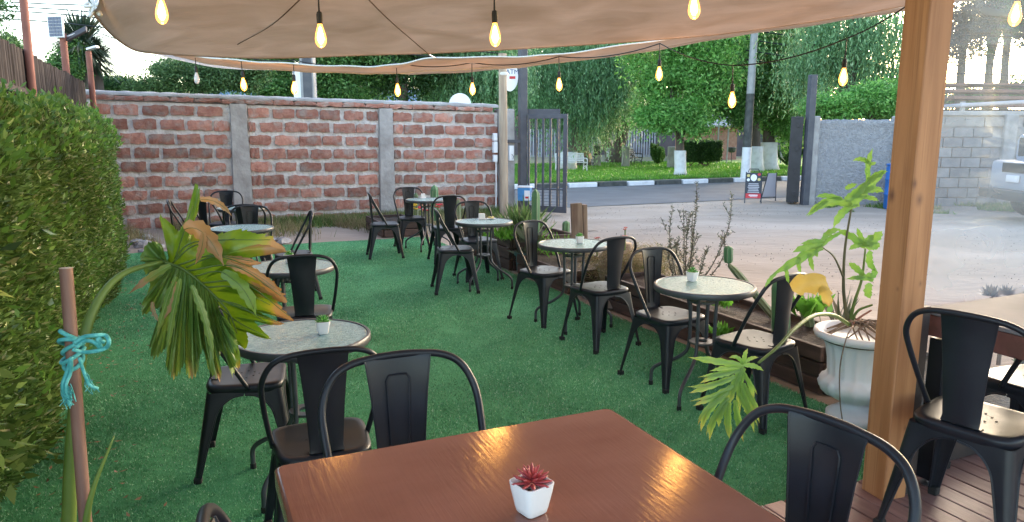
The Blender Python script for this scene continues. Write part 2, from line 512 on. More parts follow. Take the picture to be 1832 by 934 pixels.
# big philodendron leaves: green that yellows and browns where the leaf has withered
def witherleaf(name, g1, g2, yel, brown):
    m, nt, b = newmat(name)
    L = nt.links
    at = nd(nt, 'ShaderNodeAttribute', attribute_name='wither')
    tc = nd(nt, 'ShaderNodeTexCoord')
    nz = nd(nt, 'ShaderNodeTexNoise'); nz.inputs['Scale'].default_value = 16; nz.inputs['Detail'].default_value = 5
    L.new(tc.outputs['Object'], nz.inputs['Vector'])
    ma = nd(nt, 'ShaderNodeMath', operation='MULTIPLY_ADD'); ma.inputs[1].default_value = 0.5; ma.inputs[2].default_value = -0.17
    L.new(nz.outputs['Fac'], ma.inputs[0])
    ad = nd(nt, 'ShaderNodeMath', operation='ADD'); L.new(ma.outputs[0], ad.inputs[0]); L.new(at.outputs['Fac'], ad.inputs[1])
    cr = nd(nt, 'ShaderNodeValToRGB'); e = cr.color_ramp.elements
    e[0].position = -0.0; e[0].color = c4(g1); e[1].position = 1.0; e[1].color = c4(tuple(c * 0.7 for c in brown))
    for p, c in ((0.25, g2), (0.42, yel), (0.52, brown)):
        x = e.new(p); x.color = c4(c)
    L.new(ad.outputs[0], cr.inputs[0])
    L.new(cr.outputs[0], b.inputs['Base Color'])
    b.inputs['Roughness'].default_value = 0.38
    n2 = nd(nt, 'ShaderNodeTexNoise'); n2.inputs['Scale'].default_value = 45; L.new(tc.outputs['Object'], n2.inputs['Vector'])
    bp = nd(nt, 'ShaderNodeBump'); bp.inputs['Strength'].default_value = 0.35; bp.inputs['Distance'].default_value = 0.006
    L.new(n2.outputs['Fac'], bp.inputs['Height']); L.new(bp.outputs[0], b.inputs['Normal'])
    tr = nd(nt, 'ShaderNodeBsdfTranslucent'); L.new(cr.outputs[0], tr.inputs['Color'])
    mx = nd(nt, 'ShaderNodeMixShader'); mx.inputs[0].default_value = 0.3
    L.new(b.outputs[0], mx.inputs[1]); L.new(tr.outputs[0], mx.inputs[2])
    L.new(mx.outputs[0], nt.nodes['Material Output'].inputs['Surface'])
witherleaf('philo_leaf', (0.10, 0.20, 0.008), (0.19, 0.29, 0.012), (0.38, 0.31, 0.03), (0.47, 0.25, 0.09))
witherleaf('philo_back', (0.085, 0.18, 0.03), (0.17, 0.26, 0.05), (0.32, 0.29, 0.08), (0.46, 0.27, 0.15))
witherleaf('philo_young', (0.13, 0.30, 0.05), (0.26, 0.42, 0.07), (0.42, 0.42, 0.08), (0.45, 0.26, 0.10))
witherleaf('philo_dead', (0.55, 0.36, 0.08), (0.60, 0.42, 0.10), (0.66, 0.48, 0.14), (0.50, 0.30, 0.10))

# warm timber of the roof post
def timber(name, c1, c2, knot):
    m, nt, b = newmat(name)
    L = nt.links
    mp = coords(nt, (9, 9, 0.7), False)
    n = nd(nt, 'ShaderNodeTexNoise'); n.inputs['Scale'].default_value = 2.2; n.inputs['Detail'].default_value = 7; n.inputs['Distortion'].default_value = 0.6
    L.new(mp.outputs[0], n.inputs['Vector'])
    cr = nd(nt, 'ShaderNodeValToRGB'); e = cr.color_ramp.elements
    e[0].position = 0.3; e[0].color = c4(c1); e[1].position = 0.7; e[1].color = c4(c2)
    L.new(n.outputs['Fac'], cr.inputs[0])
    mp2 = coords(nt, (7, 7, 3.4), False)
    vo = nd(nt, 'ShaderNodeTexVoronoi'); vo.inputs['Scale'].default_value = 0.75
    L.new(mp2.outputs[0], vo.inputs['Vector'])
    k = nd(nt, 'ShaderNodeValToRGB'); k.color_ramp.elements[0].position = 0.05; k.color_ramp.elements[0].color = (1, 1, 1, 1)
    k.color_ramp.elements[1].position = 0.15; k.color_ramp.elements[1].color = (0, 0, 0, 1)
    L.new(vo.outputs['Distance'], k.inputs[0])
    mx = nd(nt, 'ShaderNodeMix', data_type='RGBA'); L.new(k.outputs[0], mx.inputs[0]); L.new(cr.outputs[0], mx.inputs[6]); mx.inputs[7].default_value = c4(knot)
    last = cr.outputs[0]
    tcn = nd(nt, 'ShaderNodeTexCoord')
    for kx, ky, kz, ks in ((-.057, .035, 1.21, 1.0), (-.057, .0, 2.05, .8), (-.02, -.057, 1.20, 1.1), (-.05, -.057, 1.26, .8), (.025, -.057, .88, .6), (-.057, -.03, .86, .5), (.02, -.057, .30, .6)):
        sb = nd(nt, 'ShaderNodeVectorMath', operation='SUBTRACT'); sb.inputs[1].default_value = (kx, ky, kz); L.new(tcn.outputs['Object'], sb.inputs[0])
        ml = nd(nt, 'ShaderNodeVectorMath', operation='MULTIPLY'); ml.inputs[1].default_value = (1, 1, .62); L.new(sb.outputs[0], ml.inputs[0])
        ln = nd(nt, 'ShaderNodeVectorMath', operation='LENGTH'); L.new(ml.outputs[0], ln.inputs[0])
        nz = nd(nt, 'ShaderNodeMath', operation='MULTIPLY_ADD'); nz.inputs[1].default_value = .03; L.new(n.outputs['Fac'], nz.inputs[0]); L.new(ln.outputs['Value'], nz.inputs[2])
        mr_ = nd(nt, 'ShaderNodeMapRange'); mr_.interpolation_type = 'SMOOTHSTEP'; mr_.inputs['From Min'].default_value = .006 + .006 * ks; mr_.inputs['From Max'].default_value = .012 + .030 * ks
        mr_.inputs['To Min'].default_value = .95; mr_.inputs['To Max'].default_value = 0; L.new(nz.outputs[0], mr_.inputs[0])
        m3 = nd(nt, 'ShaderNodeMix', data_type='RGBA'); L.new(mr_.outputs[0], m3.inputs[0]); L.new(last, m3.inputs[6]); m3.inputs[7].default_value = c4(knot); last = m3.outputs[2]
    # fine dark growth lines and drying cracks running up the timber
    mpg = coords(nt, (60, 60, 1.1), False)
    ng = nd(nt, 'ShaderNodeTexNoise'); ng.inputs['Scale'].default_value = 1.3; ng.inputs['Detail'].default_value = 6; ng.inputs['Distortion'].default_value = .4; L.new(mpg.outputs[0], ng.inputs['Vector'])
    rg_ = nd(nt, 'ShaderNodeMapRange'); rg_.inputs['From Min'].default_value = .56; rg_.inputs['From Max'].default_value = .72; rg_.inputs['To Min'].default_value = 0; rg_.inputs['To Max'].default_value = .6; L.new(ng.outputs['Fac'], rg_.inputs[0])
    m4 = nd(nt, 'ShaderNodeMix', data_type='RGBA'); L.new(rg_.outputs[0], m4.inputs[0]); L.new(last, m4.inputs[6]); m4.inputs[7].default_value = c4((c1[0] * .55, c1[1] * .5, c1[2] * .45)); last = m4.outputs[2]
    L.new(last, b.inputs['Base Color'])
    b.inputs['Roughness'].default_value = 0.55
    bp = nd(nt, 'ShaderNodeBump'); bp.inputs['Strength'].default_value = 0.15; bp.inputs['Distance'].default_value = 0.003
    L.new(n.outputs['Fac'], bp.inputs['Height']); L.new(bp.outputs[0], b.inputs['Normal'])
timber('post_timber', (0.31, 0.125, 0.046), (0.48, 0.225, 0.10), (0.13, 0.05, 0.03))

# lacquered red-brown table top: brushed streaks catch the lamps
m, nt, b = newmat('table_lacquer')
L = nt.links
mp = coords(nt, (20, 1.4, 1), False)
n = nd(nt, 'ShaderNodeTexNoise'); n.inputs['Scale'].default_value = 7; n.inputs['Detail'].default_value = 8; n.inputs['Distortion'].default_value = 0.3
L.new(mp.outputs[0], n.inputs['Vector'])
mp2 = coords(nt, (1, 2, 1), False)
n2 = nd(nt, 'ShaderNodeTexNoise'); n2.inputs['Scale'].default_value = 3.5; n2.inputs['Detail'].default_value = 6
L.new(mp2.outputs[0], n2.inputs['Vector'])
cr = nd(nt, 'ShaderNodeValToRGB'); e = cr.color_ramp.elements
e[0].position = 0.3; e[0].color = c4((0.175, 0.066, 0.047)); e[1].position = 0.72; e[1].color = c4((0.235, 0.10, 0.076))
L.new(n2.outputs['Fac'], cr.inputs[0]); L.new(cr.outputs[0], b.inputs['Base Color'])
b.inputs['Roughness'].default_value = 0.3
mr = nd(nt, 'ShaderNodeMapRange'); mr.inputs['To Min'].default_value = 0.08; mr.inputs['To Max'].default_value = 0.20
L.new(n.outputs['Fac'], mr.inputs[0]); L.new(mr.outputs[0], b.inputs['Roughness'])
bp = nd(nt, 'ShaderNodeBump'); bp.inputs['Strength'].default_value = 0.12; bp.inputs['Distance'].default_value = 0.004
L.new(n.outputs['Fac'], bp.inputs['Height']); L.new(bp.outputs[0], b.inputs['Normal'])

# pebbled safety glass of the bistro tables
m, nt, b = newmat('table_glass')
L = nt.links
mp = coords(nt, (1, 1, 1), True)
vo = nd(nt, 'ShaderNodeTexVoronoi'); vo.inputs['Scale'].default_value = 120
L.new(mp.outputs[0], vo.inputs['Vector'])
n = nd(nt, 'ShaderNodeTexNoise'); n.inputs['Scale'].default_value = 60; n.inputs['Detail'].default_value = 4
L.new(mp.outputs[0], n.inputs['Vector'])
ad = nd(nt, 'ShaderNodeMath', operation='ADD'); L.new(vo.outputs['Distance'], ad.inputs[0]); L.new(n.outputs['Fac'], ad.inputs[1])
bp = nd(nt, 'ShaderNodeBump'); bp.inputs['Strength'].default_value = 0.45; bp.inputs['Distance'].default_value = 0.003
L.new(ad.outputs[0], bp.inputs['Height']); L.new(bp.outputs[0], b.inputs['Normal'])
cr = nd(nt, 'ShaderNodeValToRGB'); e = cr.color_ramp.elements
e[0].position = 0.35; e[0].color = c4((0.25, 0.42, 0.45)); e[1].position = 0.68; e[1].color = c4((0.42, 0.62, 0.65))
L.new(n.outputs['Fac'], cr.inputs[0]); L.new(cr.outputs[0], b.inputs['Base Color'])
b.inputs['Roughness'].default_value = 0.2
b.inputs['Specular IOR Level'].default_value = 0.45
tp = nd(nt, 'ShaderNodeBsdfTransparent'); tp.inputs[0].default_value = (0.55, 0.68, 0.65, 1)
mx = nd(nt, 'ShaderNodeMixShader'); mx.inputs[0].default_value = 0.22
L.new(b.outputs[0], mx.inputs[1]); L.new(tp.outputs[0], mx.inputs[2])
L.new(mx.outputs[0], nt.nodes['Material Output'].inputs['Surface'])

# milky clear-vinyl wind curtain
m, nt, b = newmat('vinyl')
L = nt.links
b.inputs['Base Color'].default_value = (0.75, 0.77, 0.82, 1)
b.inputs['Roughness'].default_value = 0.22
mp = coords(nt, (0.8, 0.8, 2.5), False)
n = nd(nt, 'ShaderNodeTexNoise'); n.inputs['Scale'].default_value = 1.6; n.inputs['Detail'].default_value = 3; n.inputs['Distortion'].default_value = 1.2
L.new(mp.outputs[0], n.inputs['Vector'])
mr = nd(nt, 'ShaderNodeMapRange'); mr.inputs['From Min'].default_value = 0.3; mr.inputs['From Max'].default_value = 0.75
mr.inputs['To Min'].default_value = 0.80; mr.inputs['To Max'].default_value = 0.60
L.new(n.outputs['Fac'], mr.inputs[0])
tp = nd(nt, 'ShaderNodeBsdfTransparent'); tp.inputs[0].default_value = (0.97, 0.98, 1, 1)
mx = nd(nt, 'ShaderNodeMixShader'); L.new(mr.outputs[0], mx.inputs[0])
L.new(b.outputs[0], mx.inputs[1]); L.new(tp.outputs[0], mx.inputs[2])
bp = nd(nt, 'ShaderNodeBump'); bp.inputs['Strength'].default_value = 0.4; bp.inputs['Distance'].default_value = 0.05
L.new(n.outputs['Fac'], bp.inputs['Height']); L.new(bp.outputs[0], b.inputs['Normal'])
L.new(mx.outputs[0], nt.nodes['Material Output'].inputs['Surface'])

# shade cloth
def cloth(name, c1, c2, tr_w):
    m, nt, b = newmat(name)
    L = nt.links
    mp = coords(nt, (1, 1, 1), False)
    n = nd(nt, 'ShaderNodeTexNoise'); n.inputs['Scale'].default_value = 1.6; n.inputs['Detail'].default_value = 8; n.inputs['Distortion'].default_value = 0.8
    L.new(mp.outputs[0], n.inputs['Vector'])
    cr = nd(nt, 'ShaderNodeValToRGB'); e = cr.color_ramp.elements
    e[0].position = 0.3; e[0].color = c4(c1); e[1].position = 0.7; e[1].color = c4(c2)
    L.new(n.outputs['Fac'], cr.inputs[0]); L.new(cr.outputs[0], b.inputs['Base Color'])
    b.inputs['Roughness'].default_value = 0.9; b.inputs['Specular IOR Level'].default_value = 0.1
    mpb = coords(nt, (0.5, 3.0, 1), False)
    nb = nd(nt, 'ShaderNodeTexNoise'); nb.inputs['Scale'].default_value = 2.4; nb.inputs['Detail'].default_value = 6; nb.inputs['Distortion'].default_value = 1.5
    L.new(mpb.outputs[0], nb.inputs['Vector'])
    bp = nd(nt, 'ShaderNodeBump'); bp.inputs['Strength'].default_value = 0.5; bp.inputs['Distance'].default_value = 0.06
    L.new(nb.outputs['Fac'], bp.inputs['Height']); L.new(bp.outputs[0], b.inputs['Normal'])
    tr = nd(nt, 'ShaderNodeBsdfTranslucent'); L.new(cr.outputs[0], tr.inputs['Color'])
    mx = nd(nt, 'ShaderNodeMixShader'); mx.inputs[0].default_value = tr_w
    L.new(b.outputs[0], mx.inputs[1]); L.new(tr.outputs[0], mx.inputs[2])
    L.new(mx.outputs[0], nt.nodes['Material Output'].inputs['Surface'])
cloth('sail_cloth', (0.50, 0.385, 0.30), (0.62, 0.49, 0.40), 0.66)
cloth('sail_white', (0.75, 0.74, 0.76), (0.80, 0.79, 0.80), 0.5)

# lamps
def emis(name, col, st):
    m, nt, b = newmat(name)
    b.inputs['Base Color'].default_value = (0, 0, 0, 1)
    b.inputs['Emission Color'].default_value = c4(col)
    b.inputs['Emission Strength'].default_value = st
emis('filament', (1.0, 0.52, 0.14), 22)
m, nt, b = newmat('bulb_glass')
L = nt.links
em = nd(nt, 'ShaderNodeEmission'); em.inputs[0].default_value = (1.0, 0.40, 0.07, 1); em.inputs[1].default_value = 1.2
tp = nd(nt, 'ShaderNodeBsdfTransparent'); tp.inputs[0].default_value = (1.0, 0.82, 0.5, 1)
gl = nd(nt, 'ShaderNodeBsdfGlossy'); gl.inputs['Roughness'].default_value = 0.05
mx = nd(nt, 'ShaderNodeMixShader'); mx.inputs[0].default_value = 0.5
L.new(tp.outputs[0], mx.inputs[1]); L.new(em.outputs[0], mx.inputs[2])
mx2 = nd(nt, 'ShaderNodeMixShader'); mx2.inputs[0].default_value = 0.06
L.new(mx.outputs[0], mx2.inputs[1]); L.new(gl.outputs[0], mx2.inputs[2])
L.new(mx2.outputs[0], nt.nodes['Material Output'].inputs['Surface'])
m, nt, b = newmat('bulb_off')
b.inputs['Base Color'].default_value = (0.8, 0.8, 0.8, 1); b.inputs['Roughness'].default_value = 0.1; b.inputs['Alpha'].default_value = 0.55
# ================================================================== THE SETTING
def sheet(name, poly, z, mat, kind='structure', sub=0):
    mb = MB(); b = [mb.addv((p[0], p[1], z)) for p in poly]; mb.face(*b)
    o = mb.build(name, mat); tag(o, kind=kind); return o
def srect(u0, u1, v0, v1):
    return [S(u0, v0), S(u1, v0), S(u1, v1), S(u0, v1)]
sheet('ground', [(-4000, -4000), (4000, -4000), (4000, 4000), (-4000, 4000)], -0.25, 'dry_verge')
sheet('yard_soil', srect(-6, 3.42, -8, 11.2), -0.012, 'dirt')
# dirt yard, softly uneven
mb = MB()
NU, NV = 70, 60
P = []
for i in range(NV + 1):
    row = []
    for j in range(NU + 1):
        u = 3.3 + 21 * j / NU; v = -6 + 20.2 * i / NV
        p = S(u, v, 0)
        h = 0.018 * math.sin(p.x * 1.3 + p.y * .7) + 0.014 * math.sin(p.x * 2.9 - p.y * 2.1) + 0.01 * math.sin(p.x * 5 + p.y * 4.1)
        if i in (0, NV) or j in (0, NU): h = -0.004
        p.z = h * (1 if u > 4.3 else 0.0) - 0.004
        row.append(p)
    P.append(row)
mb.grid(P)
tag(mb.build('dirt_yard', 'dirt', smooth=2), kind='structure')
sheet('weedy_strip', srect(-6, 6.3, 10.6, 14.2), -0.008, 'dirt')
sheet('road', srect(-60, 90, 14.15, 19.48), 0.004, 'asphalt')
sheet('grass_verge', srect(-60, 90, 19.6, 22.4), 0.115, 'dry_verge')
sheet('lawn', srect(-60, 90, 22.0, 40), 0.121, 'lawn')
sheet('park_path', srect(-60, 90, 33.5, 120), 0.127, 'dry_verge')

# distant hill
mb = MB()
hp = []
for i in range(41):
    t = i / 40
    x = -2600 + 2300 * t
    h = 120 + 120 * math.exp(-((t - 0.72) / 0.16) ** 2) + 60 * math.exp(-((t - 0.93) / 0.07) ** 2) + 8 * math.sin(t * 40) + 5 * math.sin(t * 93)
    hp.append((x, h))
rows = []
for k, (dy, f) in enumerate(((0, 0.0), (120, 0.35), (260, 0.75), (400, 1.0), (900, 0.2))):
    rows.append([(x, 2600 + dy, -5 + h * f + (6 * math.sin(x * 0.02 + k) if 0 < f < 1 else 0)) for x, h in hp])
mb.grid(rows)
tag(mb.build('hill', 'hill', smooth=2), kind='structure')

# kerb: black and white painted stones
kerb = empty('kerb', S(0, 19.54), A, kind='structure')
kw = MB().box((0, 0, 0.07), (1.0, 0.15, 0.15)).mesh('kerb_stone', 'white_paint', bevel=0.018)
kb = MB().box((0, 0, 0.07), (1.0, 0.15, 0.15)).mesh('kerb_stone', 'black_paint', bevel=0.018)
for i in range(30):
    o = link('kerb_stone', kw if i % 2 == 0 else kb, kerb, (9.7 - 5 + i * 1.06, rnd.uniform(-.012, .012), rnd.uniform(-.012, .004)))
    o.scale.x = rnd.uniform(0.97, 1.03); o.rotation_euler.z = rnd.uniform(-.012, .012)
    
# artificial turf
TU0, TU1, TV0, TV1 = -1.0, 3.40, 2.0, 10.97
mb = MB(); P = []
for i in range(46):
    v = TV0 + (TV1 - TV0) * i / 45
    e = 0.02 * math.sin(v * 3.1)
    P.append([S(TU0 + (TU1 - TU0 + (e if j == 12 else 0)) * j / 12, v + (0.05 * math.sin(j * 1.1) if i == 45 else 0), 0.004 + 0.004 * math.sin(v * 2.3 + j) * math.sin(j * 1.7)) for j in range(13)])
mb.grid(P)
tag(mb.build('turf', 'turf_mat', smooth=2), kind='structure')
def blades(name, n, uv, z, Lr, Wr, mat, lean=0.5, label=None, cat=None):
    U, V = uv(n)
    X = UX * U - UY * V; Y = UY * U + UX * V
    C = np.stack([X, Y, np.full(len(X), z)], 1)
    D = np.stack([nrng.normal(0, lean, len(X)), nrng.normal(0, lean, len(X)), np.ones(len(X))], 1)
    D = unit(D)
    L_ = nrng.uniform(Lr[0], Lr[1], (len(X), 1)); W_ = nrng.uniform(Wr[0], Wr[1], (len(X), 1))
    Sd = unit(np.cross(D, nrng.normal(size=(len(X), 3))))
    V3 = np.stack([C - Sd * W_ / 2, C + Sd * W_ / 2, C + D * L_], 1)
    o = cloud(name, V3, mat)
    return tag(o, label, cat, kind='stuff')
def uv_turf(n):
    d = nrng.random(n) ** 1.5                       # denser close to the deck
    v = TV0 + 0.06 + (TV1 - TV0 - 0.06) * d
    return nrng.uniform(TU0, TU1 + .01, n), v
blades('turf_pile', 420000, uv_turf, 0.002, (0.010, 0.019), (0.0035, 0.007), 'turf_blade', 0.6, 'short bright green plastic pile covering the artificial turf', 'turf')
def uv_lawn(n):
    v = 20.2 + 13 * nrng.random(n) ** 1.4
    return nrng.uniform(2, 26, n), v
blades('lawn_grass', 60000, uv_lawn, 0.12, (0.05, 0.13), (0.02, 0.045), 'lawn_blade', 0.5, 'mown green grass of the park across the road', 'grass')
def uv_weed(n):
    U = nrng.uniform(-1.6, 6.1, n); V = 13.6 - np.abs(nrng.normal(0, 0.7, n))
    k = (V > 11.3) & ((np.sin(U * 2.1) + np.sin(U * 5.3 + V * 2)) > -0.7)
    return U[k], V[k]
blades('dry_grass', 26000, uv_weed, -0.01, (0.06, 0.24), (0.006, 0.014), 'dry_blade', 0.35, 'dry straw coloured grass at the foot of the brick wall', 'grass')
blades('weeds', 9000, lambda n: (lambda U, V: (U[(V > 12.6)], V[(V > 12.6)]))(nrng.uniform(1.0, 6.1, n), 13.6 - np.abs(nrng.normal(0, 0.3, n))), -0.01, (0.08, 0.26), (0.01, 0.02), 'weed_blade', 0.5, 'green weeds along the base of the brick wall', 'weeds')
def uv_rw(n):
    return None
def blades_xy(name, n, x0, x1, y0, y1, keep, mat, Lr, Wr, z, label):
    X = nrng.uniform(x0, x1, n); Y = nrng.uniform(y0, y1, n)
    k = keep(X, Y); X = X[k]; Y = Y[k]
    blades(name, 0, lambda _: (UX * X + UY * Y, -UY * X + UX * Y), z, Lr, Wr, mat, 0.5, label, 'grass')
blades_xy('wall_grass', 16000, 6.9, 14, 14.6, 16.5, lambda X, Y: (np.sin(X * 3.1) + np.sin(X * 1.2 + Y * 5)) > -0.1 + (16.4 - Y) * .8, 'weed_blade', (0.05, 0.16), (0.01, 0.025), 0, 'patchy green grass at the foot of the grey right-hand wall')

# loose gravel on the yard
n = 9000
U = 4.4 + 16 * nrng.random(n); V = 2 + 12 * nrng.random(n) ** .8
k = (np.sin(U * 1.9 + V) + np.sin(V * 2.7 - U) > -.4); U = U[k]; V = V[k]; n = len(U)
C = np.stack([UX * U - UY * V, UY * U + UX * V, np.full(n, .016)], 1)
tag(cloud('gravel', leaves(C, np.stack([nrng.normal(size=n), nrng.normal(size=n), nrng.normal(0, .4, n)], 1), nrng.uniform(.008, .022, n), nrng.uniform(.008, .02, n), fold=.5), 'pebble'), 'loose small gravel scattered over the pale dirt yard', 'gravel', kind='stuff')
# fallen leaves by the hedge
n = 260
U = np.abs(nrng.normal(0, 0.22, n)) - 0.72; V = nrng.uniform(2.2, 9, n)
C = np.stack([UX * U - UY * V, UY * U + UX * V, nrng.uniform(0.014, 0.03, n)], 1)
D = np.stack([nrng.normal(size=n), nrng.normal(size=n), nrng.normal(0, .15, n)], 1)
tag(cloud('leaf_litter', leaves(C, D, nrng.uniform(.02, .045, n), nrng.uniform(.01, .02, n), nrm=np.tile([0, 0, 1.0], (n, 1)) + nrng.normal(0, .2, (n, 3))), 'leaf_litter'),
    'small fallen brown leaves scattered on the turf by the hedge', 'leaves', kind='stuff')

# wooden deck the camera stands on
DZ = 0.16
deck = empty('deck', S(0, 0), A, kind='structure')
dm = [MB().box((0, 0, 0), (0.094, 3.6, 0.024)).mesh('deck_board', 'deck_wood', bevel=0.003) for _ in range(1)][0]
for i in range(66):
    o = link('deck_board', dm, deck, (-1.7 + i * 0.101, 0.22 + rnd.uniform(-.006, .006), DZ - 0.012 + rnd.uniform(-.0012, .0012)))
    o.rotation_euler.z = rnd.uniform(-.0012, .0012)
MB().box((1.6, 0.2, 0.065), (6.7, 3.5, 0.13)).build('deck_frame', 'dark_sheet', deck)

# ------------------------------------------------------------------ brick wall (v = 13.73)
WU0, WU1, WV = -1.42, 5.80, 13.73
wall = empty('brick_wall', S(WU0, WV), A, 'long wall of rough red bricks in grey mortar between concrete pillars', 'wall')
def tz(s): return 0.11 - 0.0155 * s               # the courses drop gently to the right
WL = WU1 - WU0
mb = MB(); P = []
for k, zz in enumerate((-0.3, 0.4, 0.8, 1.2, 1.6, 2.03)):
    P.append([(WL * j / 60, 0.02 + rnd.uniform(-.006, .006), zz + tz(WL * j / 60)) for j in range(61)])
mb.grid(P)
P = [[(WL * j / 60, 0.02, 2.03 + tz(WL * j / 60)) for j in range(61)], [(WL * j / 60, 0.2, 2.03 + tz(WL * j / 60)) for j in range(61)], [(WL * j / 60, 0.2, -0.3) for j in range(61)]]
mb.grid(P)
mb.build('mortar', 'mortar', wall)
def brick_mesh(L, H, seed):
    r = random.Random(seed)
    mb = MB()
    nx, nz = 6, 3
    F = []
    for j in range(nz + 1):
        row = []
        for i in range(nx + 1):
            x = L * (i / nx - .5); z = H * (j / nz - .5)
            e = (i in (0, nx)) or (j in (0, nz))
            x += r.uniform(-.011, .011) * (1 if i in (0, nx) else .5); z += r.uniform(-.012, .012) * (1 if j in (0, nz) else .5)
            if i in (0, nx) and j in (0, nz): x *= 0.975; z *= 0.93
            row.append((x, -0.012 + r.uniform(-.007, .006) if e else -0.019 + r.uniform(-.009, .007), z))
        F.append(row)
    mb.grid(F)
    # rim back into the mortar
    ring = F[0] + [F[j][-1] for j in range(1, nz + 1)] + F[nz][:-1][::-1] + [F[j][0] for j in range(nz - 1, 0, -1)]
    mb.grid([ring + [ring[0]], [(p[0] * 1.01, 0.03, p[2] * 1.02) for p in ring + [ring[0]]]])
    return mb.mesh('brick', 'brick_mat')
PIL = [(2.14, 2.42), (4.62, 4.85)]                 # the two concrete pillars (s along the wall), surveyed below
pa = [toS(G(412, 385)), toS(G(445, 385)), toS(G(677, 383)), toS(G(703, 383))]
def s_at(px):                                      # where a photo column meets the wall
    t = (px - 916) / FPX / math.cos(PITCH) * 1.0
    # S(u,WV): x = UX*u-UY*WV ; y = UY*u+UX*WV ; x = t*y*cos+..., wall at about eye height
    t = (px - 916) / FPX * math.cos(PITCH)
    k = t + 0.0
    u = (UY * WV + k * UX * WV) / (UX - k * UY)
    return u - WU0
PIL = [(s_at(413), s_at(444)), (s_at(678), s_at(703))]
full = [brick_mesh(.37, .166, i) for i in range(9)]
bounds = [0.0, PIL[0][0], PIL[0][1], PIL[1][0], PIL[1][1], WL]
for a, b_ in ((bounds[0], bounds[1]), (bounds[2], bounds[3]), (bounds[4], bounds[5])):
    for r_ in range(9):
        zc = 1.90 - r_ * 0.236
        s = a + 0.03 - (0.0 if (r_ % 2 == 0) else 0.21) - rnd.uniform(0, .05)
        while s < b_ - 0.06:
            x0 = max(s, a + 0.015); x1 = min(s + 0.366 + rnd.uniform(-.02, .03), b_ - 0.015)
            if x1 - x0 > 0.09:
                o = link('brick', full[rnd.randrange(9)], wall, ((x0 + x1) / 2, rnd.uniform(-.004, .004), zc + tz((x0 + x1) / 2) + rnd.uniform(-.006, .006)))
                o.scale = ((x1 - x0) / .37, 1, rnd.uniform(.92, 1.04))
                if rnd.random() < .5: o.rotation_euler.y = rnd.uniform(-.012, .012)
            s += 0.42 + rnd.uniform(-.008, .012)
for a, b_ in PIL:
    mb = MB(); P = []
    for k in range(13):
        z = -0.3 + 2.34 * k / 12
        w = 0.045 * max(0, 1 - k / 10) 
        P.append([(a - w + rnd.uniform(-.008, .008), -0.004, z + tz(a)), (a - w + .012, -0.062 + rnd.uniform(-.006, .006), z + tz(a)), ((a + b_) / 2, -0.068 + rnd.uniform(-.008, .008), z + tz(a)),
                  (b_ + w * .4 - .012, -0.062 + rnd.uniform(-.006, .006), z + tz(a)), (b_ + w * .4 + rnd.uniform(-.008, .008), -0.004, z + tz(a))])
    mb.grid(P)
    mb.build('pillar', 'concrete', wall, smooth=True)
# cap: flat bricks under a mortar ridge
s = 0.0
cb = [brick_mesh(.40, .075, 40 + i) for i in range(5)]
while s < WL - .2:
    l = 0.40 + rnd.uniform(-.05, .06)
    o = link('cap_brick', cb[rnd.randrange(5)], wall, (s + l / 2, -0.035, 2.085 + tz(s)))
    o.scale = (l / .405, 1, rnd.uniform(.9, 1.1)); o.rotation_euler.y = rnd.uniform(-.01, .01); s += l + .008
mb = MB(); P = []
prof = [(-0.045, 2.125), (-0.05, 2.155), (-0.01, 2.185), (0.10, 2.20), (0.22, 2.18), (0.25, 2.10), (0.25, 2.0)]
for q in range(73):
    s = WL * q / 72
    P.append([(s, y + rnd.uniform(-.006, .006), z + tz(s) + rnd.uniform(-.007, .007)) for y, z in prof])
mb.grid(P); mb.build('cap', 'concrete_pale', wall, smooth=2)
# concrete gate pillar at the wall's end
mb = MB().box((WL + 0.17, 0.06, 0.95), (0.32, 0.34, 2.3)); mb.build('end_pillar', 'concrete_pale', wall, bevel=0.02)
# electric boxes and conduit
eb = empty('electric_box', S(WU1 - 0.09, WV - 0.06), A, 'small white electric boxes stacked on the right end of the brick wall', 'electric box')
MB().box((0, 0, 1.545), (0.085, 0.07, 0.15)).build('upper_box', 'white_plastic', eb, bevel=0.006)
MB().box((0, 0, 1.34), (0.09, 0.08, 0.22)).build('middle_box', 'white_plastic', eb, bevel=0.006)
MB().box((0, 0, 1.12), (0.085, 0.07, 0.14)).build('lower_box', 'white_plastic', eb, bevel=0.006)
MB().tube([(0.02, 0, 1.07), (0.025, 0, 0.6), (0.015, 0, 0.02)], 0.013, 8).build('conduit', 'white_plastic', eb, smooth=True)
sw = empty('switch_box', S(WU1 + 0.24, WV - 0.125), A, 'white switch box on the concrete pillar beside the gate', 'switch box')
MB().box((0, 0, 1.22), (0.10, 0.05, 0.30)).build('housing', 'white_plastic', sw, bevel=0.006)
MB().tube([(0.0, -0.03, 1.2), (0.03, -0.05, 1.16), (0.02, -0.04, 1.10)], 0.005, 6).build('cable', 'cord_black', sw)
# round timber post in front of the pillar
p0 = G(901, 388)
tp_ = empty('timber_post', (p0.x, p0.y, 0), 0, 'tall weathered pale timber post in front of the end of the brick wall', 'post')
MB().tube([(0.01, 0, -0.1), (0.0, 0, 1.2), (-0.015, 0, 3.1)], [.088, .084, .078], 14).build('shaft', 'pale_post', tp_, smooth=True)
MB().lathe([(.084, 2.7), (.088, 2.72), (.088, 2.74), (.084, 2.76)], 14).build('band', 'cord_white', tp_)
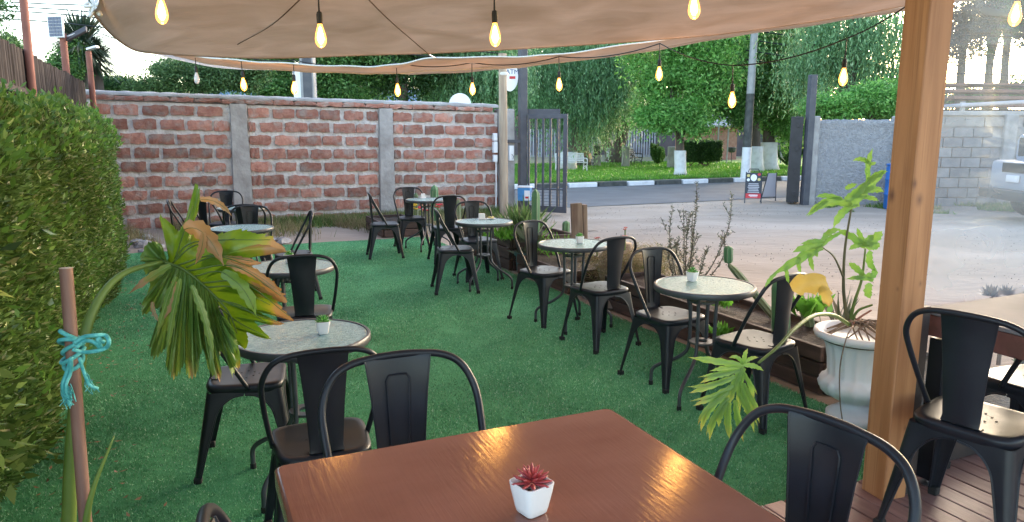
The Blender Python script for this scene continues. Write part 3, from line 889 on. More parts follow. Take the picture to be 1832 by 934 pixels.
# oval sign between post and gate
os_ = empty('oval_sign', K(912, 136, 15.0), R(10), 'white oval shop sign hanging between the timber post and the gate post', 'sign')
mb = MB(); mb.prism([(.17 * math.cos(t * math.pi / 16), .30 * math.sin(t * math.pi / 16)) for t in range(32)], -.012, .012)
o = mb.build('board', 'white_plastic', os_); o.rotation_euler = (R(90), 0, 0)
mb = MB(); mb.box((0.05, -0.016, -0.03), (.12, .006, .05)); mb.build('red_patch', 'red_print', os_)
def text_obj(name, body, size, mat, parent, loc, rot, extr=0.001, align='CENTER', sx=1.0):
    cu = bpy.data.curves.new(name, 'FONT')
    cu.body = body; cu.size = size; cu.extrude = extr; cu.align_x = align
    t = bpy.data.objects.new(name, cu); COL.objects.link(t)
    dg = bpy.context.evaluated_depsgraph_get()
    me = bpy.data.meshes.new_from_object(t.evaluated_get(dg))
    bpy.data.objects.remove(t)
    me.materials.clear(); me.materials.append(MATS[mat])
    o = link(name, me, parent, loc); o.rotation_euler = rot; o.scale.x = sx
    return o
text_obj('lettering', 'ATM', .13, 'wall_blue', os_, (0.05, -0.017, 0.04), (R(90), 0, 0))

# gate on the left of the entrance
gp = S(6.30, 13.62)
gpost = empty('gate_post', gp, A, 'tall dark grey steel gate post beside the brick wall', 'post')
MB().box((0, 0, 1.7), (0.15, 0.15, 3.6)).build('shaft', 'gate_metal', gpost, bevel=0.006)
MB().box((-0.2, -0.03, 1.46), (0.28, 0.05, 0.06)).build('wall_bracket', 'gate_metal', gpost)
gend = S(6.86, 12.95)
ga = math.atan2(gend.y - gp.y, gend.x - gp.x); gl_ = (Vector((gend.x, gend.y)) - Vector((gp.x, gp.y))).length
gate = empty('gate', gp, ga, 'open grey steel gate leaf of upright bars folded inwards beside its post', 'gate')
gl_ = 0.98
x0, x1 = 0.12, gl_
for nm, c, sz in (('top_rail', ((x0 + x1) / 2, 0, 1.95), (x1 - x0, .05, .09)), ('bottom_rail', ((x0 + x1) / 2, 0, .10), (x1 - x0, .05, .13)), ('middle_rail', ((x0 + x1) / 2, 0, .50), (x1 - x0, .035, .03))):
    MB().box(c, sz).build(nm, 'gate_metal', gate, bevel=.003)
for i in range(6):
    w = .085 if i in (5,) else .04
    o = MB().box((0, 0, 0), (w, .04, 1.75)).build('bar', 'gate_metal', gate, bevel=.003); o.location = (x0 + .02 + (x1 - x0 - .06) * i / 5, 0, 1.03)
mb = MB()
for i in range(5): mb.bar((x0, .004, .19 + i * .06), (x1 - .05, .004, .19 + i * .06), .006)
mb.build('mesh_wires', 'gate_metal', gate)
g2 = empty('gate_brace', gp + Vector((0.05, 0.12, 0)), ga + R(28), 'short upper rail of the second gate leaf behind the open grey gate', 'gate')
MB().box((.36, 0, 2.05), (.72, .06, .11)).build('rail', 'gate_metal', g2, bevel=.004)
MB().box((.70, 0, 1.05), (.06, .05, 1.9)).build('stile', 'gate_metal', g2, bevel=.004)
# blue bag hung on the gate
bc = K(940, 347, 14.75); 
bag = empty('blue_box', (bc.x, bc.y, bc.z), ga + R(10), 'blue box with a red printed mark hung on the gate bars', 'box')
MB().box((0, -.05, 0), (.25, .16, .27), taper=1.06).build('shell', 'blue_bag', bag, bevel=.012)
MB().box((0.0, -.05, .15), (.28, .19, .035)).build('lid', 'white_plastic', bag, bevel=.008)
MB().box((0.07, -.134, -.02), (.11, .008, .20)).build('label', 'white_plastic', bag)
MB().box((0.07, -.140, -.06), (.07, .006, .04)).build('mark', 'red_print', bag)

# right side of the entrance: black gate and its post
rp = G(1441, 362)
rpost = empty('gate_post', (rp.x - .33, rp.y - .75, 0), R(12), 'tall black steel gate post at the left end of the grey plastered wall', 'post')
MB().box((0, 0, 1.42), (0.15, 0.15, 2.95)).build('shaft', 'gate_metal', rpost, bevel=.006)
rg = empty('gate', (rp.x - .57, rp.y - .65, 0), R(70), 'black sheet gate leaf folded open against the right-hand gate post', 'gate')
MB().box((.3, 0, 1.03), (.75, .26, 1.92)).build('panel', 'gate_black', rg, bevel=.004)
for i in range(4): MB().box((-.07, -.03, .25 + i * .52), (.05, .07, .12)).build('hinge', 'gate_black', rg, bevel=.004)
for z in (.08, 1.97): MB().box((.3, 0, z), (.79, .08, .06)).build('rail', 'gate_black', rg, bevel=.004)

# grey plastered wall with concrete columns, then block wall
RY = 16.62
pw = empty('plaster_wall', (6.72, RY, 0), 0, 'rough grey plastered wall section between two concrete columns right of the gate', 'wall')
mb = MB(); P = []
for k in range(24):
    z = -.1 + 2.02 * k / 23
    P.append([(.18 + 1.72 * j / 34, 0.0 + (rnd.uniform(-.016, .016) if 0 < k < 22 else -.02), z + (rnd.uniform(-.015, .02) if k == 23 else 0)) for j in range(35)])
P.append([(.18 + 1.72 * j / 34, .16, 1.92) for j in range(35)]); P.append([(.18 + 1.72 * j / 34, .16, -.1) for j in range(35)])
mb.grid(P); mb.build('panel', 'plaster', pw, smooth=2)
for x, w in ((.06, .24), (1.98, .20)):
    MB().box((x, .04, .93), (w, .26, 2.14)).build('column', 'concrete_pale', pw, bevel=.02)
bw = empty('block_wall', (8.82, RY, 0), 0, 'long wall of pale grey concrete blocks seen through the clear curtain', 'wall')
MB().box((2.95, .07, .97), (5.9, .12, 2.1)).build('mortar', 'concrete', bw)
bmesh_ = MB().box((0, 0, 0), (.425, .15, .21)).mesh('block', 'block_mat', bevel=.008)
for r_ in range(9):
    for c_ in range(13):
        x = .22 + c_ * .445 + (.22 if r_ % 2 else 0)
        if abs(x - 2.35) < .2 or x > 5.75: continue
        o = link('block', bmesh_, bw, (x, rnd.uniform(-.004, .004) + .03, .06 + r_ * .226))
MB().box((2.35, .01, .98), (.28, .26, 2.12)).build('column', 'concrete_pale', bw, bevel=.015)
MB().box((5.95, .01, .98), (.28, .26, 2.12)).build('column', 'concrete_pale', bw, bevel=.015)
MB().box((2.95, .05, 2.06), (6.1, .24, .10)).build('cap', 'concrete_pale', bw, bevel=.015)
# roofs beyond the right wall
rf = empty('shed', (15.9, 22.5, 0), R(6), 'low shed with long rusty brown roof sheets behind the block wall', 'shed')
for k in range(4):
    z = 2.45 + k * .25
    MB().box((0.4, k * .8, z), (6.5 - k * .8, .9, .10)).build('roof_sheet', 'rust_roof', rf, bevel=.01)
MB().box((0.4, 1.6, 1.2), (6.0, 2.6, 2.3)).build('wall', 'dark_wall', rf)
rf2 = empty('canopy', (12.4, 19.2, 0), R(-3), 'pale flat canopy roof on posts just behind the block wall', 'canopy')
MB().box((.9, 0, 2.42), (4.2, 1.6, .09), Matrix.Rotation(R(-3), 3, 'Y')).build('roof', 'roof_pale', rf2, bevel=.02)
MB().box((-1.1, -.7, 1.2), (.09, .09, 2.4)).build('post', 'concrete_pale', rf2)
MB().box((2.9, -.7, 1.2), (.09, .09, 2.4)).build('post', 'concrete_pale', rf2)

# ------------------------------------------------------------------ sheet-metal fence behind the hedge (u = -1.40)
fn = empty('sheet_fence', S(-1.40, 4.6), A + R(90), 'tall dark brown fence of narrow metal sheets behind the hedge', 'fence')
sm_ = MB().prism([(0, 0), (.03, -.022), (.085, -.022), (.115, 0), (.115, .004), (.085, -.016), (.03, -.016), (0, .004)], 0, 2.42).mesh('slat', 'fence_sheet')
for i in range(80):
    o = link('slat', sm_, fn, (i * 0.1155 - .2, rnd.uniform(-.006, .006), rnd.uniform(-.02, .012)))
for z in (0.5, 2.0):
    MB().box((4.4, -.03 - .015, z), (9.3, .04, .05)).build('rail', 'fence_sheet', fn)
fp = []
def brown_pole(px0, py0, px1, D, label, r=.055, top=None):
    a = K(px1[0], px1[1], D); 
    e = empty('brown_pole', (a.x, a.y, 0), 0, label, 'pole')
    t = K(px0, py0, D)
    MB().tube([(0, 0, 0), (t.x - a.x, 0, t.z)], [r * 1.06, r], 12).build('shaft', 'pole_brown', e, smooth=True)
    return e, t
e, t = brown_pole(36, -60, (46, 100), 7.4, 'tallest reddish brown pole at far left behind the fence, running out of the frame', .037)
e, t = brown_pole(112, 60, (117, 132), 10.6, 'reddish brown pole carrying the small solar panels behind the fence', .046)
sp = empty('solar_panel', (t.x - .04, t.y - .05, t.z + .08), R(-8), 'upright blue solar panel in a silver frame on a brown pole', 'solar panel')
MB().box((0, -.02, 0), (.235, .028, .29)).build('frame', 'solar_frame', sp, bevel=.004)
for i in range(4):
    for j in range(6):
        MB().box((-.075 + i * .05, -.037, -.11 + j * .044), (.046, .004, .040)).build('cell', 'solar_cell', sp)
sp2 = empty('flood_lamp', (t.x + .17, t.y + .05, t.z - .0), R(10), 'dark tilted solar flood lamp beside the solar panel on the brown pole', 'lamp')
MB().box((0, 0, 0), (.30, .16, .035), Matrix.Rotation(R(-28), 3, 'Y') @ Matrix.Rotation(R(35), 3, 'X')).build('housing', 'dark_sheet', sp2, bevel=.006)
MB().bar((-.14, 0, -.04), (-.02, 0, -.0), .02).build('arm', 'solar_frame', sp2)
e, t = brown_pole(158, 92, (164, 150), 11.6, 'shortest reddish brown pole, nearest the brick wall, behind the fence', .042)
lamp = empty('pole_light', (t.x + .07, t.y, t.z + .05), 0, 'small grey light fitted on top of the shortest brown pole', 'lamp')
MB().box((0, 0, 0), (.16, .10, .035), Matrix.Rotation(R(-15), 3, 'Y')).build('head', 'solar_frame', lamp, bevel=.005)

# ------------------------------------------------------------------ street pole, cables
up = G(1333, 319, .1)
pole = empty('utility_pole', (up.x, up.y, 0.1), 0, 'concrete utility pole with black and white painted bands by the road', 'utility pole')
tt = K(1352, 20, up.y)
lean = (tt.x - up.x) / tt.z
def seg(z0, z1, r0, r1, nm, mt):
    MB().tube([(lean * z0, 0, z0), (lean * z1, 0, z1)], [r0, r1], 12).build(nm, mt, pole, smooth=True)
seg(0, 1.06, .165, .155, 'white_band', 'white_paint')
seg(1.055, 2.85, .152, .138, 'black_band', 'black_paint')
seg(2.845, 9.0, .136, .09, 'shaft', 'pole_concrete')
MB().box((lean * 6.6, 0, 6.6), (1.8, .1, .12), A).build('crossarm', 'pole_concrete', pole)
def cable(label, pts, r=0.012, name='power_cable', group=None, mat='cord_black', cat='cable', n=8):
    o = MB().tube(smooth_path(pts, n), r, 5).build(name, mat)
    return tag(o, label, cat, group)
ORD = ['topmost', 'second', 'third', 'fourth', 'fifth', 'lowest']
for i, (ya, yb) in enumerate(((40, 62), (52, 78), (66, 96), (84, 112), (104, 131), (120, 150))):
    a = K(1335, ya - 14, 27); b_ = K(1700, yb, 24.5); c_ = K(2100, yb + 10, 23)
    cable(ORD[i] + ' thin street cable crossing the trees right of the utility pole', [a, (a + b_) / 2 - Vector((0, 0, .10)), b_, c_], .020, group='street cables right of the pole')
for i, (ya, yb) in enumerate(((6, 12), (14, 24), (22, 34), (37, 50))):
    a = K(-300, ya - 18, 17.5); b_ = K(60, ya, 16.5); c_ = K(260, yb + 6, 16); d_ = K(900, yb + 62, 21)
    cable(['topmost', 'second', 'third', 'lowest'][i] + ' thin overhead cable crossing the pale sky at upper left', [a, b_, c_, d_], .014, group='street cables at upper left')

# park furniture -----------------------------------------------------------
def bench(label, px, py, mat, rz, s=1.0, part=None):
    g = G(px, py, .12)
    e = empty('park_bench', (g.x, g.y, .12), rz, label, 'bench')
    for x in (-.75, .75):
        mb = MB()
        mb.tube(smooth_path([(x, -.24, 0), (x, -.20, .22), (x, -.26, .42), (x, -.20, .60), (x, .05, .62), (x, .2, .62)]), .025, 6)
        mb.tube(smooth_path([(x, .24, 0), (x, .18, .25), (x, .20, .45), (x, .30, .85)]), .028, 6)
        mb.tube([(x, -.22, .40), (x, .2, .38)], .022, 6); mb.tube([(x, -.2, .22), (x, .18, .22)], .018, 6)
        mb.tube([(x + .09 * math.cos(t), -.02 + .14 * math.sin(t), .2 + .12 * math.cos(t * 1) * 0 + .09 * math.cos(t)) for t in [i * math.pi / 6 for i in range(12)]], .014, 5, closed=True)
        mb.build('side_frame', mat, e, smooth=True)
    for i in range(4):
        MB().box((0, -.2 + i * .115, .43), (1.55, .085, .03)).build('seat_slat', part or mat, e)
    for i in range(4):
        MB().box((0, .205 + i * .026, .52 + i * .105), (1.55, .025, .08)).build('back_slat', part or mat, e)
    e.scale = (s, s, s)
    return e
b1 = bench('white ornate bench standing in dry grass nearest the road, cardboard on it', 1022, 306, 'white_paint', R(18), .82)
g = G(1043, 300, .12)
cbx = empty('cardboard_sheet', (g.x, g.y - .1, .50), R(22), 'brown folded cardboard sheet leaning on the white park bench', 'cardboard')
MB().box((-.05, .08, .17), (.62, .03, .36), Matrix.Rotation(R(-16), 3, 'X')).build('panel', 'cardboard', cbx)
MB().box((.34, .03, .16), (.3, .03, .32), Matrix.Rotation(R(38), 3, 'Z') @ Matrix.Rotation(R(-16), 3, 'X')).build('flap', 'cardboard', cbx)
bench('dark slatted bench close behind the white bench', 1050, 300, 'black_paint', R(70), .8)
bench('dark iron bench in the middle of the lawn right of the stone block', 1132, 296, 'black_paint', R(60), .9)
bench('pale bench beside the upright stone block on the lawn', 1110, 292, 'white_paint', R(5), .9, 'white_paint')
bench('small dark bench farthest back near the park fence', 1080, 285, 'black_paint', R(30), .9)
for i, (px, py, w, h, lab) in enumerate(((1097, 288, .55, 1.35, 'tall upright pale stone block behind the pale bench'), (1119, 299, .34, .95, 'low squared stone pillar on the lawn by the dark iron bench'),
                                   (1066, 297, .40, 1.05, 'stone pillar with a dark recess behind the white bench'), (1200, 301, .32, .95, 'grey stone pillar just left of the bright green tree trunk'),
                                   (1031, 290, .25, 1.2, 'narrow grey stone post behind the white bench'), (1046, 289, .45, .9, 'wide grey stone block between the two tree trunks at left'))):
    g = G(px, py, .12)
    e = empty('stone_pillar', (g.x, g.y, .12), R(15), lab, 'stone pillar')
    MB().box((0, 0, h / 2), (w, w * .6, h), taper=.92).build('block', 'concrete_pale', e, bevel=.02)
    if i == 2: MB().box((0, -.125, .72), (.3, .02, .42)).build('recess', 'black_paint', e)
# park fence of white pickets, far side
pf0 = K(930, 270, 46); pf1 = K(1180, 270, 47)
pf = empty('picket_fence', (pf0.x, pf0.y, 0), math.atan2(pf1.y - pf0.y, pf1.x - pf0.x), 'long pale picket fence at the back of the park', 'fence')
mb = MB(); Lf = (pf1 - pf0).length
for i in range(int(Lf / .17)):
    if 5.2 < i * .17 < 6.0: continue
    mb.box((i * .17, 0, 1.05), (.085, .03, 1.75))
mb.build('pickets', 'park_fence', pf, ).__setitem__('kind', 'stuff')
MB().box((Lf / 2, .04, .6), (Lf, .04, .08)).build('lower_rail', 'gate_metal', pf); MB().box((Lf / 2, .04, 1.35), (Lf, .04, .06)).build('upper_rail', 'gate_metal', pf)
h0 = K(900, 270, 52)
hs_ = empty('park_house', (h0.x, h0.y, 0), R(4), 'long low dark house behind the picket fence', 'house')
MB().box((9, 4, 1.3), (26, 6, 2.6)).build('wall', 'dark_wall', hs_)
MB().box((9, 4, 2.75), (27, 7, .22)).build('roof', 'rust_roof', hs_)
for i in range(5): MB().box((-2 + i * 4.2, .96, 1.5), (1.1, .06, 1.1)).build('window', 'car_glass', hs_)
h1 = K(1262, 262, 44)
kk = empty('park_kiosk', (h1.x, h1.y, 0), R(10), 'small kiosk with a pale pitched roof behind the clipped hedge block', 'kiosk')
mb = MB().box((0, 0, 1.0), (3.0, 2.0, 2.0)); mb.build('wall', 'terracotta', kk)
mb = MB(); mb.prism([(-2.2, -1.5), (2.2, -1.5), (2.2, 1.5), (-2.2, 1.5)], 2.05, 2.12); mb.build('eave', 'roof_pale', kk)
mb = MB().box((0, 0, 2.42), (4.2, 2.8, .6), taper=.35); mb.build('roof', 'roof_pale', kk)
h2 = K(1322, 262, 50)
ww = empty('boundary_wall', (h2.x - 1.5, h2.y, 0), R(6), 'low dark reddish wall behind the swing frame in the park', 'wall')
MB().box((2, 0, 1.1), (12, .3, 2.2)).build('face', 'dark_wall', ww)
MB().box((3.2, -.3, .95), (2.6, .3, 1.9)).build('dark_gate', 'black_paint', ww)
# swing frame
g = G(1282, 293, .12)
swf = empty('swing_frame', (g.x, g.y, .12), R(12), 'pale metal swing frame beside the clipped hedge block', 'swing')
for x in (0, .55, 3.6): MB().tube([(x, 0, 0), (x + .03, 0, 2.25)], .04, 8).build('post', 'concrete_pale', swf)
MB().tube([(-.1, 0, 2.25), (3.8, 0, 2.25)], .035, 8).build('crossbar', 'concrete_pale', swf)
g = G(1308, 292, .12)
tb = empty('tyre_planter', (g.x, g.y, .12), 0, 'black round hanging bin between the swing posts and the utility pole', 'bin')
MB().lathe([(.12, .55), (.2, .62), (.24, .8), (.2, .82), (.16, .65)], 12).build('bowl', 'black_paint', tb)
MB().tube([(0, 0, 0), (0, 0, .56)], .02, 6).build('stem', 'black_paint', tb)

# round white road sign and grey posts seen over the brick wall
g = K(823, 180, 19.5)
rs = empty('road_sign', (g.x, g.y, 0), R(8), 'round white sign back peeking over the brick wall', 'sign')
mb = MB(); mb.prism([(.29 * math.cos(t * math.pi / 16), .29 * math.sin(t * math.pi / 16)) for t in range(32)], -.008, .008)
o = mb.build('disc', 'white_plastic', rs); o.rotation_euler = (R(90), 0, 0); o.location.z = g.z - .1
MB().box((0, .03, (g.z + .2) / 2 - .05), (.05, .04, g.z + .1)).build('post', 'steel', rs)
g = K(553, 170, 19)
cp = empty('concrete_pole', (g.x, g.y, 0), R(0), 'thick dark grey square pole with a pale side board above the brick wall', 'pole')
MB().box((0, 0, 2.0), (.33, .33, 4.2)).build('shaft', 'pole_concrete', cp, bevel=.02)
MB().box((-.27, -.05, 2.85), (.20, .05, .72)).build('side_board', 'white_plastic', cp, bevel=.01)
MB().box((.02, -.17, 3.0), (.22, .02, 2.0)).build('dark_face', 'gate_metal', cp)

# A-frame sign board on the road edge
g = G(1360, 363)
af = empty('sandwich_board', (g.x, g.y, 0), R(4), 'two-sided folding menu board on the pavement by the gate', 'sign')
pf_ = px_m = g.y * 1.0 / FPX * 1.02
def leafpanel(nm, x0, yaw, front):
    e = MB()
    return e
W2, H2 = .30, .72
def board(nm, cx, cy, yaw, tilt, mat):
    o = bpy.data.objects.new(nm, None)
    M = Matrix.Translation((cx, cy, 0)) @ Matrix.Rotation(yaw, 4, 'Z') @ Matrix.Rotation(tilt, 4, 'X')
    return M
def put(mbx, nm, mat, M):
    me = mbx.mesh(nm, mat); me.transform(M); return link(nm, me, af)
Mf = board('f', -.20, -.05, R(-18), R(-13), None); Mb = board('b', .27, .20, R(8), R(10), None)
mb = MB()
for x in (-.185, .185): mb.tube([(x, 0, 0), (x * .93, 0, .74)], .012, 6)
mb.tube([(-.13, 0, .74), (-.10, 0, .81), (.10, 0, .81), (.13, 0, .74)], .011, 6)
put(mb, 'front_frame', 'sign_black', Mf)
put(MB().box((0, -.003, .42), (.34, .012, .60)), 'front_board', 'sign_black', Mf)
put(MB().box((0, -.012, .17), (.34, .010, .11)), 'red_strip', 'red_print', Mf)
for i in range(6):
    put(MB().box((.0, -.012, .255 + i * .040), (.26 - (i % 3) * .02, .010, .024)), 'price_strip', 'roof_pale', Mf)
mb = MB()
for (x, z, r) in ((.0, .60, .082),):
    mb.prism([(x + r * .85 * math.cos(t * math.pi / 10), z + r * math.sin(t * math.pi / 10)) for t in range(20)], .008, .020)
me = mb.mesh('round_logo', 'white_plastic'); me.transform(Mf @ Matrix.Rotation(R(90), 4, 'X')); link('round_logo', me, af)
for (x, z, r, mt) in ((-.12, .65, .035, 'snack_yellow'), (.12, .68, .035, 'red_print'), (-.12, .55, .035, 'white_plastic'), (.12, .56, .035, 'snack_yellow')):
    mb = MB(); mb.prism([(x + r * math.cos(t * math.pi / 6), z + r * math.sin(t * math.pi / 6)) for t in range(12)], .008, .016)
    me = mb.mesh('dish_picture', mt); me.transform(Mf @ Matrix.Rotation(R(90), 4, 'X')); link('dish_picture', me, af)
put(MB().box((0, -.018, .185), (.20, .004, .022)), 'white_line', 'white_plastic', Mf); put(MB().box((0.01, -.018, .150), (.17, .004, .010)), 'white_line', 'white_plastic', Mf)
mb = MB()
for x in (-.20, .20): mb.tube([(x, 0, 0), (x * .55, 0, .72)], .012, 6)
mb.tube([(-.19, 0, .12), (.19, 0, .12)], .012, 6)
put(mb, 'rear_frame', 'sign_black', Mb)
mb = MB(); mb.prism([(-.18, .12), (.18, .12), (.11, .70), (-.11, .70)], -.004, .004)
me = mb.mesh('rear_board', 'sign_board'); me.transform(Mb @ Matrix.Rotation(R(90), 4, 'X')); link('rear_board', me, af)

# blue barrel behind the timber post, in front of the plaster wall
g = G(1578, 363)
br = empty('blue_barrel', (8.33, 15.7, 0), 0, 'bright blue plastic barrel standing against the grey plastered wall', 'barrel')
MB().lathe([(.24, 0), (.27, .04), (.27, .3), (.285, .32), (.27, .34), (.27, .62), (.285, .64), (.27, .66), (.27, .88), (.25, .93)], 20).build('drum', 'blue_plastic', br, smooth=True)
MB().lathe([(.262, .93), (.275, .94), (.275, .965), (.255, .975)], 20).build('lid', 'blue_plastic', br, smooth=True)

# pickup truck beyond the clear curtain (only its rear corner shows)
cx = G(1815, 410)
car = empty('parked_car', (9.62, 13.6, 0), R(-6), 'silver car, only its rear corner visible through the curtain at the far right edge', 'car')
def carbox(nm, c, s, mt, bv=.04): return MB().box(c, s).build(nm, mt, car, bevel=bv, seg=2, smooth=True)
carbox('body', (1.9, 0, .80), (4.3, 1.75, .62), 'car_paint', .09)
carbox('cab', (1.75, 0, 1.32), (3.3, 1.6, .62), 'car_paint', .16)
carbox('side_window', (1.9, -.79, 1.36), (2.4, .06, .34), 'car_glass', .02)
carbox('rear_window', (.115, 0, 1.36), (.06, 1.2, .36), 'car_glass', .02)
carbox('bumper', (-.32, 0, .48), (.22, 1.75, .20), 'car_trim', .05)
carbox('tail_light', (-.26, -.78, .92), (.06, .16, .30), 'red_print', .02)
carbox('number_plate', (-.275, 0, .78), (.03, .4, .13), 'white_plastic', .008)
carbox('tailgate_recess', (-.262, -.1, .98), (.02, 1.0, .18), 'car_trim', .01)
for x, y in ((.55, -.80), (3.3, -.80), (.55, .80), (3.3, .80)):
    w = MB().lathe([(.20, -.11), (.33, -.10), (.36, -.06), (.36, .06), (.33, .10), (.20, .11)], 20).build('wheel', 'black_rubber', car, smooth=True)
    w.location = (x, y, .36); w.rotation_euler = (R(90), 0, 0)
    r_ = MB().lathe([(.05, -.115), (.2, -.112), (.2, .112), (.05, .115)], 14).build('rim', 'steel', w, smooth=True)

# stones along the weedy strip at the left
rub = empty('rubble', S(-.2, 11.6), A, 'loose grey stones at the foot of the brick wall behind the far left table', 'stones')
for i in range(26):
    mb = MB(); r = rnd.uniform(.04, .13)
    mb.lathe([(r * .5, 0), (r, r * .25), (r * .85, r * .6), (r * .4, r * .8)], 7)
    mb.v = [(x + rnd.uniform(-.2, .2) * r, y + rnd.uniform(-.2, .2) * r, z + rnd.uniform(-.1, .1) * r) for x, y, z in mb.v]
    o = mb.build('stone', 'stone', rub); o.location = (rnd.uniform(-1.0, 1.5), rnd.uniform(-.6, 1.3), -.02); o.rotation_euler.z = rnd.uniform(0, 6)
# ================================================================== FURNITURE
def make_chair():
    e = empty('metal_chair', (0, 0, 0), 0, 'x', 'chair')
    # seat: rounded square tray
    def ring(sx, sy, z, n=36, p=5.0, dx=0.0):
        out = []
        for k in range(n):
            a = 2 * math.pi * k / n; c, s_ = math.cos(a), math.sin(a)
            x = sx * math.copysign(abs(c) ** (2 / p), c); y = sy * math.copysign(abs(s_) ** (2 / p), s_)
            y *= 1 + 0.06 * x / sx
            out.append((x + dx, y, z))
        return out + [out[0]]
    mb = MB()
    mb.grid([ring(.168, .170, .408), ring(.176, .178, .422), ring(.179, .181, .436), ring(.175, .177, .446), ring(.160, .162, .451), ring(.145, .147, .4495), ring(.08, .08, .446), ring(.001, .001, .445)])
    mb.build('seat', 'black_metal', e, smooth=2)
    mb = MB()
    for (x, y) in ((-.03, -.03), (-.03, .03), (.03, -.03), (.03, .03), (0, -.055), (0, .055), (.055, 0), (-.055, 0)):
        mb.prism([(x + .0048 * math.cos(t), y + .0048 * math.sin(t)) for t in [i * math.pi / 4 for i in range(8)]], .4468, .4478)
    mb.build('drain_holes', 'cord_black', e)
    # four legs: folded sheet corners that flare into arches under the seat
    for sx in (-1, 1):
        for sy in (-1, 1):
            mb = MB(); rows = []; e1 = []; e2 = []
            zs = [0.02, .10, .20, .28, .32, .35, .37, .385, .395, .40, .418]
            for z in zs:
                k = 1 - z / .42
                cxx = (.168 + (.238 if sx < 0 else .222) * k - .168 * k) ; cyy = .170 + .052 * k
                cap_ = .168
                if z < .28: w = .024 + .030 * (z / .28) ** 1.2
                elif z < .40: w = .054 + (.160 - .054) * (1 - math.sqrt(max(0, 1 - ((z - .28) / .12) ** 2)))
                else: w = .168
                rc = .026 * (0.55 + .45 * min(1, z / .3))
                row = []
                pts = [(cxx - w, cyy), (cxx - max(rc, w * .5), cyy), (cxx - rc, cyy)]
                for t in (22.5, 45, 67.5): pts.append((cxx - rc + rc * math.sin(R(t)), cyy - rc + rc * math.cos(R(t))))
                pts += [(cxx, cyy - rc), (cxx, cyy - max(rc, w * .5)), (cxx, cyy - w)]
                row = [(sx * x, sy * y, z) for x, y in pts]
                rows.append(row); e1.append(row[0]); e2.append(row[-1])
            mb.grid(rows)
            # inner skin
            ins = [[(p[0] - sx * .003 * (1 if i > 4 else 0.3), p[1] - sy * .003 * (1 if i < 4 else 0.3), p[2]) for i, p in enumerate(r_)] for r_ in rows]
            mb.grid([r_[::-1] for r_ in ins])
            mb.tube(smooth_path(e1[:-1], 2), .0042, 5); mb.tube(smooth_path(e2[:-1], 2), .0042, 5)
            lg = mb.build('leg', 'black_metal', e, smooth=True)
            k = 1 - .02 / .42
            MB().box((sx * ((.168 + ((.238 if sx < 0 else .222) - .168) * k) - .013), sy * (.170 + .052 * k - .013), .016), (.034, .034, .034), taper=1.05).build('foot', 'black_rubber', lg, bevel=.004)
    # tubular hoop
    h = [(.02, .179, .430), (-.035, .196, .535), (-.105, .211, .665), (-.150, .210, .745), (-.176, .180, .808), (-.190, .130, .838), (-.197, .06, .848), (-.199, 0, .850)]
    h = h + [(x, -y, z) for x, y, z in h[:-1][::-1]]
    MB().tube(smooth_path(h, 5), .0105, 10).build('back_hoop', 'black_metal', e, smooth=2)
    # splat
    mb = MB(); rows = []; back = []
    prof = [(-.128, .450, .062), (-.150, .4505, .0605), (-.163, .458, .059), (-.169, .475, .058), (-.175, .55, .062), (-.181, .65, .069), (-.187, .75, .078), (-.192, .835, .088), (-.196, .846, .090)]
    for (x, z, w) in prof:
        rows.append([(x + .018 * (abs(t) ** 2) * (1 if z > .47 else .1), w * t, z) for t in (-1, -.6, -.25, 0, .25, .6, 1)])
    mb.grid(rows); mb.grid([[(p[0] - .0035, p[1], p[2]) for p in r_][::-1] for r_ in rows])
    mb.tube([r_[0] for r_ in rows], .0028, 5); mb.tube([r_[-1] for r_ in rows], .0028, 5)
    sp_ = mb.build('splat', 'black_metal', e, smooth=True)
    mb = MB()
    def bx_(z): 
        for i in range(len(prof) - 1):
            a, b = prof[i], prof[i + 1]
            if a[1] <= z <= b[1]:
                t = (z - a[1]) / (b[1] - a[1]); return a[0] + (b[0] - a[0]) * t
        return prof[-1][0]
    pts = [(bx_(z) + .006, .022 + .010 * (z - .5) / .3, z) for z in (.49, .55, .62, .69, .75, .785)]
    pts += [(bx_(.795) + .004, .024, .797), (bx_(.795) + .003, 0, .798)]
    pts = pts + [(x, -y, z) for x, y, z in pts[:-1][::-1]]
    mb.tube(pts, .0032, 5)
    mb.build('pressed_rib', 'black_metal', sp_, smooth=True)
    return e
chair0 = make_chair(); register(chair0)
used_chair = [False]
def chair(px, py, yaw, label, z=0.0, group=None, pos=None, seat=.45):
    o = chair0 if not used_chair[0] else copy_tree(chair0)
    used_chair[0] = True
    p = pos if pos is not None else G(px, py, z + seat)
    o.location = (p[0], p[1], z); o.rotation_euler = (0, 0, R(yaw))
    o['label'] = label; o['group'] = group or 'black metal cafe chairs'
    return o
# table A (front right), C, B, D along the planters; the left row along the hedge
chair(1197, 560, -58, 'black metal chair on the left of the right-hand glass table, its ribbed back facing us')
chair(1352, 606, 126, 'black metal chair in front of the white urn, a yellow dead leaf over its back')
chair(974, 482, -48, 'black metal chair left of the middle glass table, beside the teal pot')
chair(1074, 512, 122, 'black metal chair right of the middle glass table, its dark back towards us')
chair(814, 443, 12, 'black metal chair seen side-on, left of the glass table by the planter crate')
chair(855, 427, -66, 'black metal chair behind the glass table with the yellow snack')
chair(736, 388, -70, 'black metal chair facing us beside the farthest glass table, near the wall pillar')
chair(800, 405, 108, 'black metal chair with dark back turned to us at the farthest glass table')
chair(688, 399, 16, 'black metal chair seen from the side, left of the farthest table')
chair(443, 668, 14, 'black metal chair tucked under the front left glass table, behind the withered leaf')
chair(575, 781, 112, 'black metal chair with solid dark back between front left glass table and brown table')
chair(545, 556, 106, 'black metal chair with dark back between the two front left glass tables')
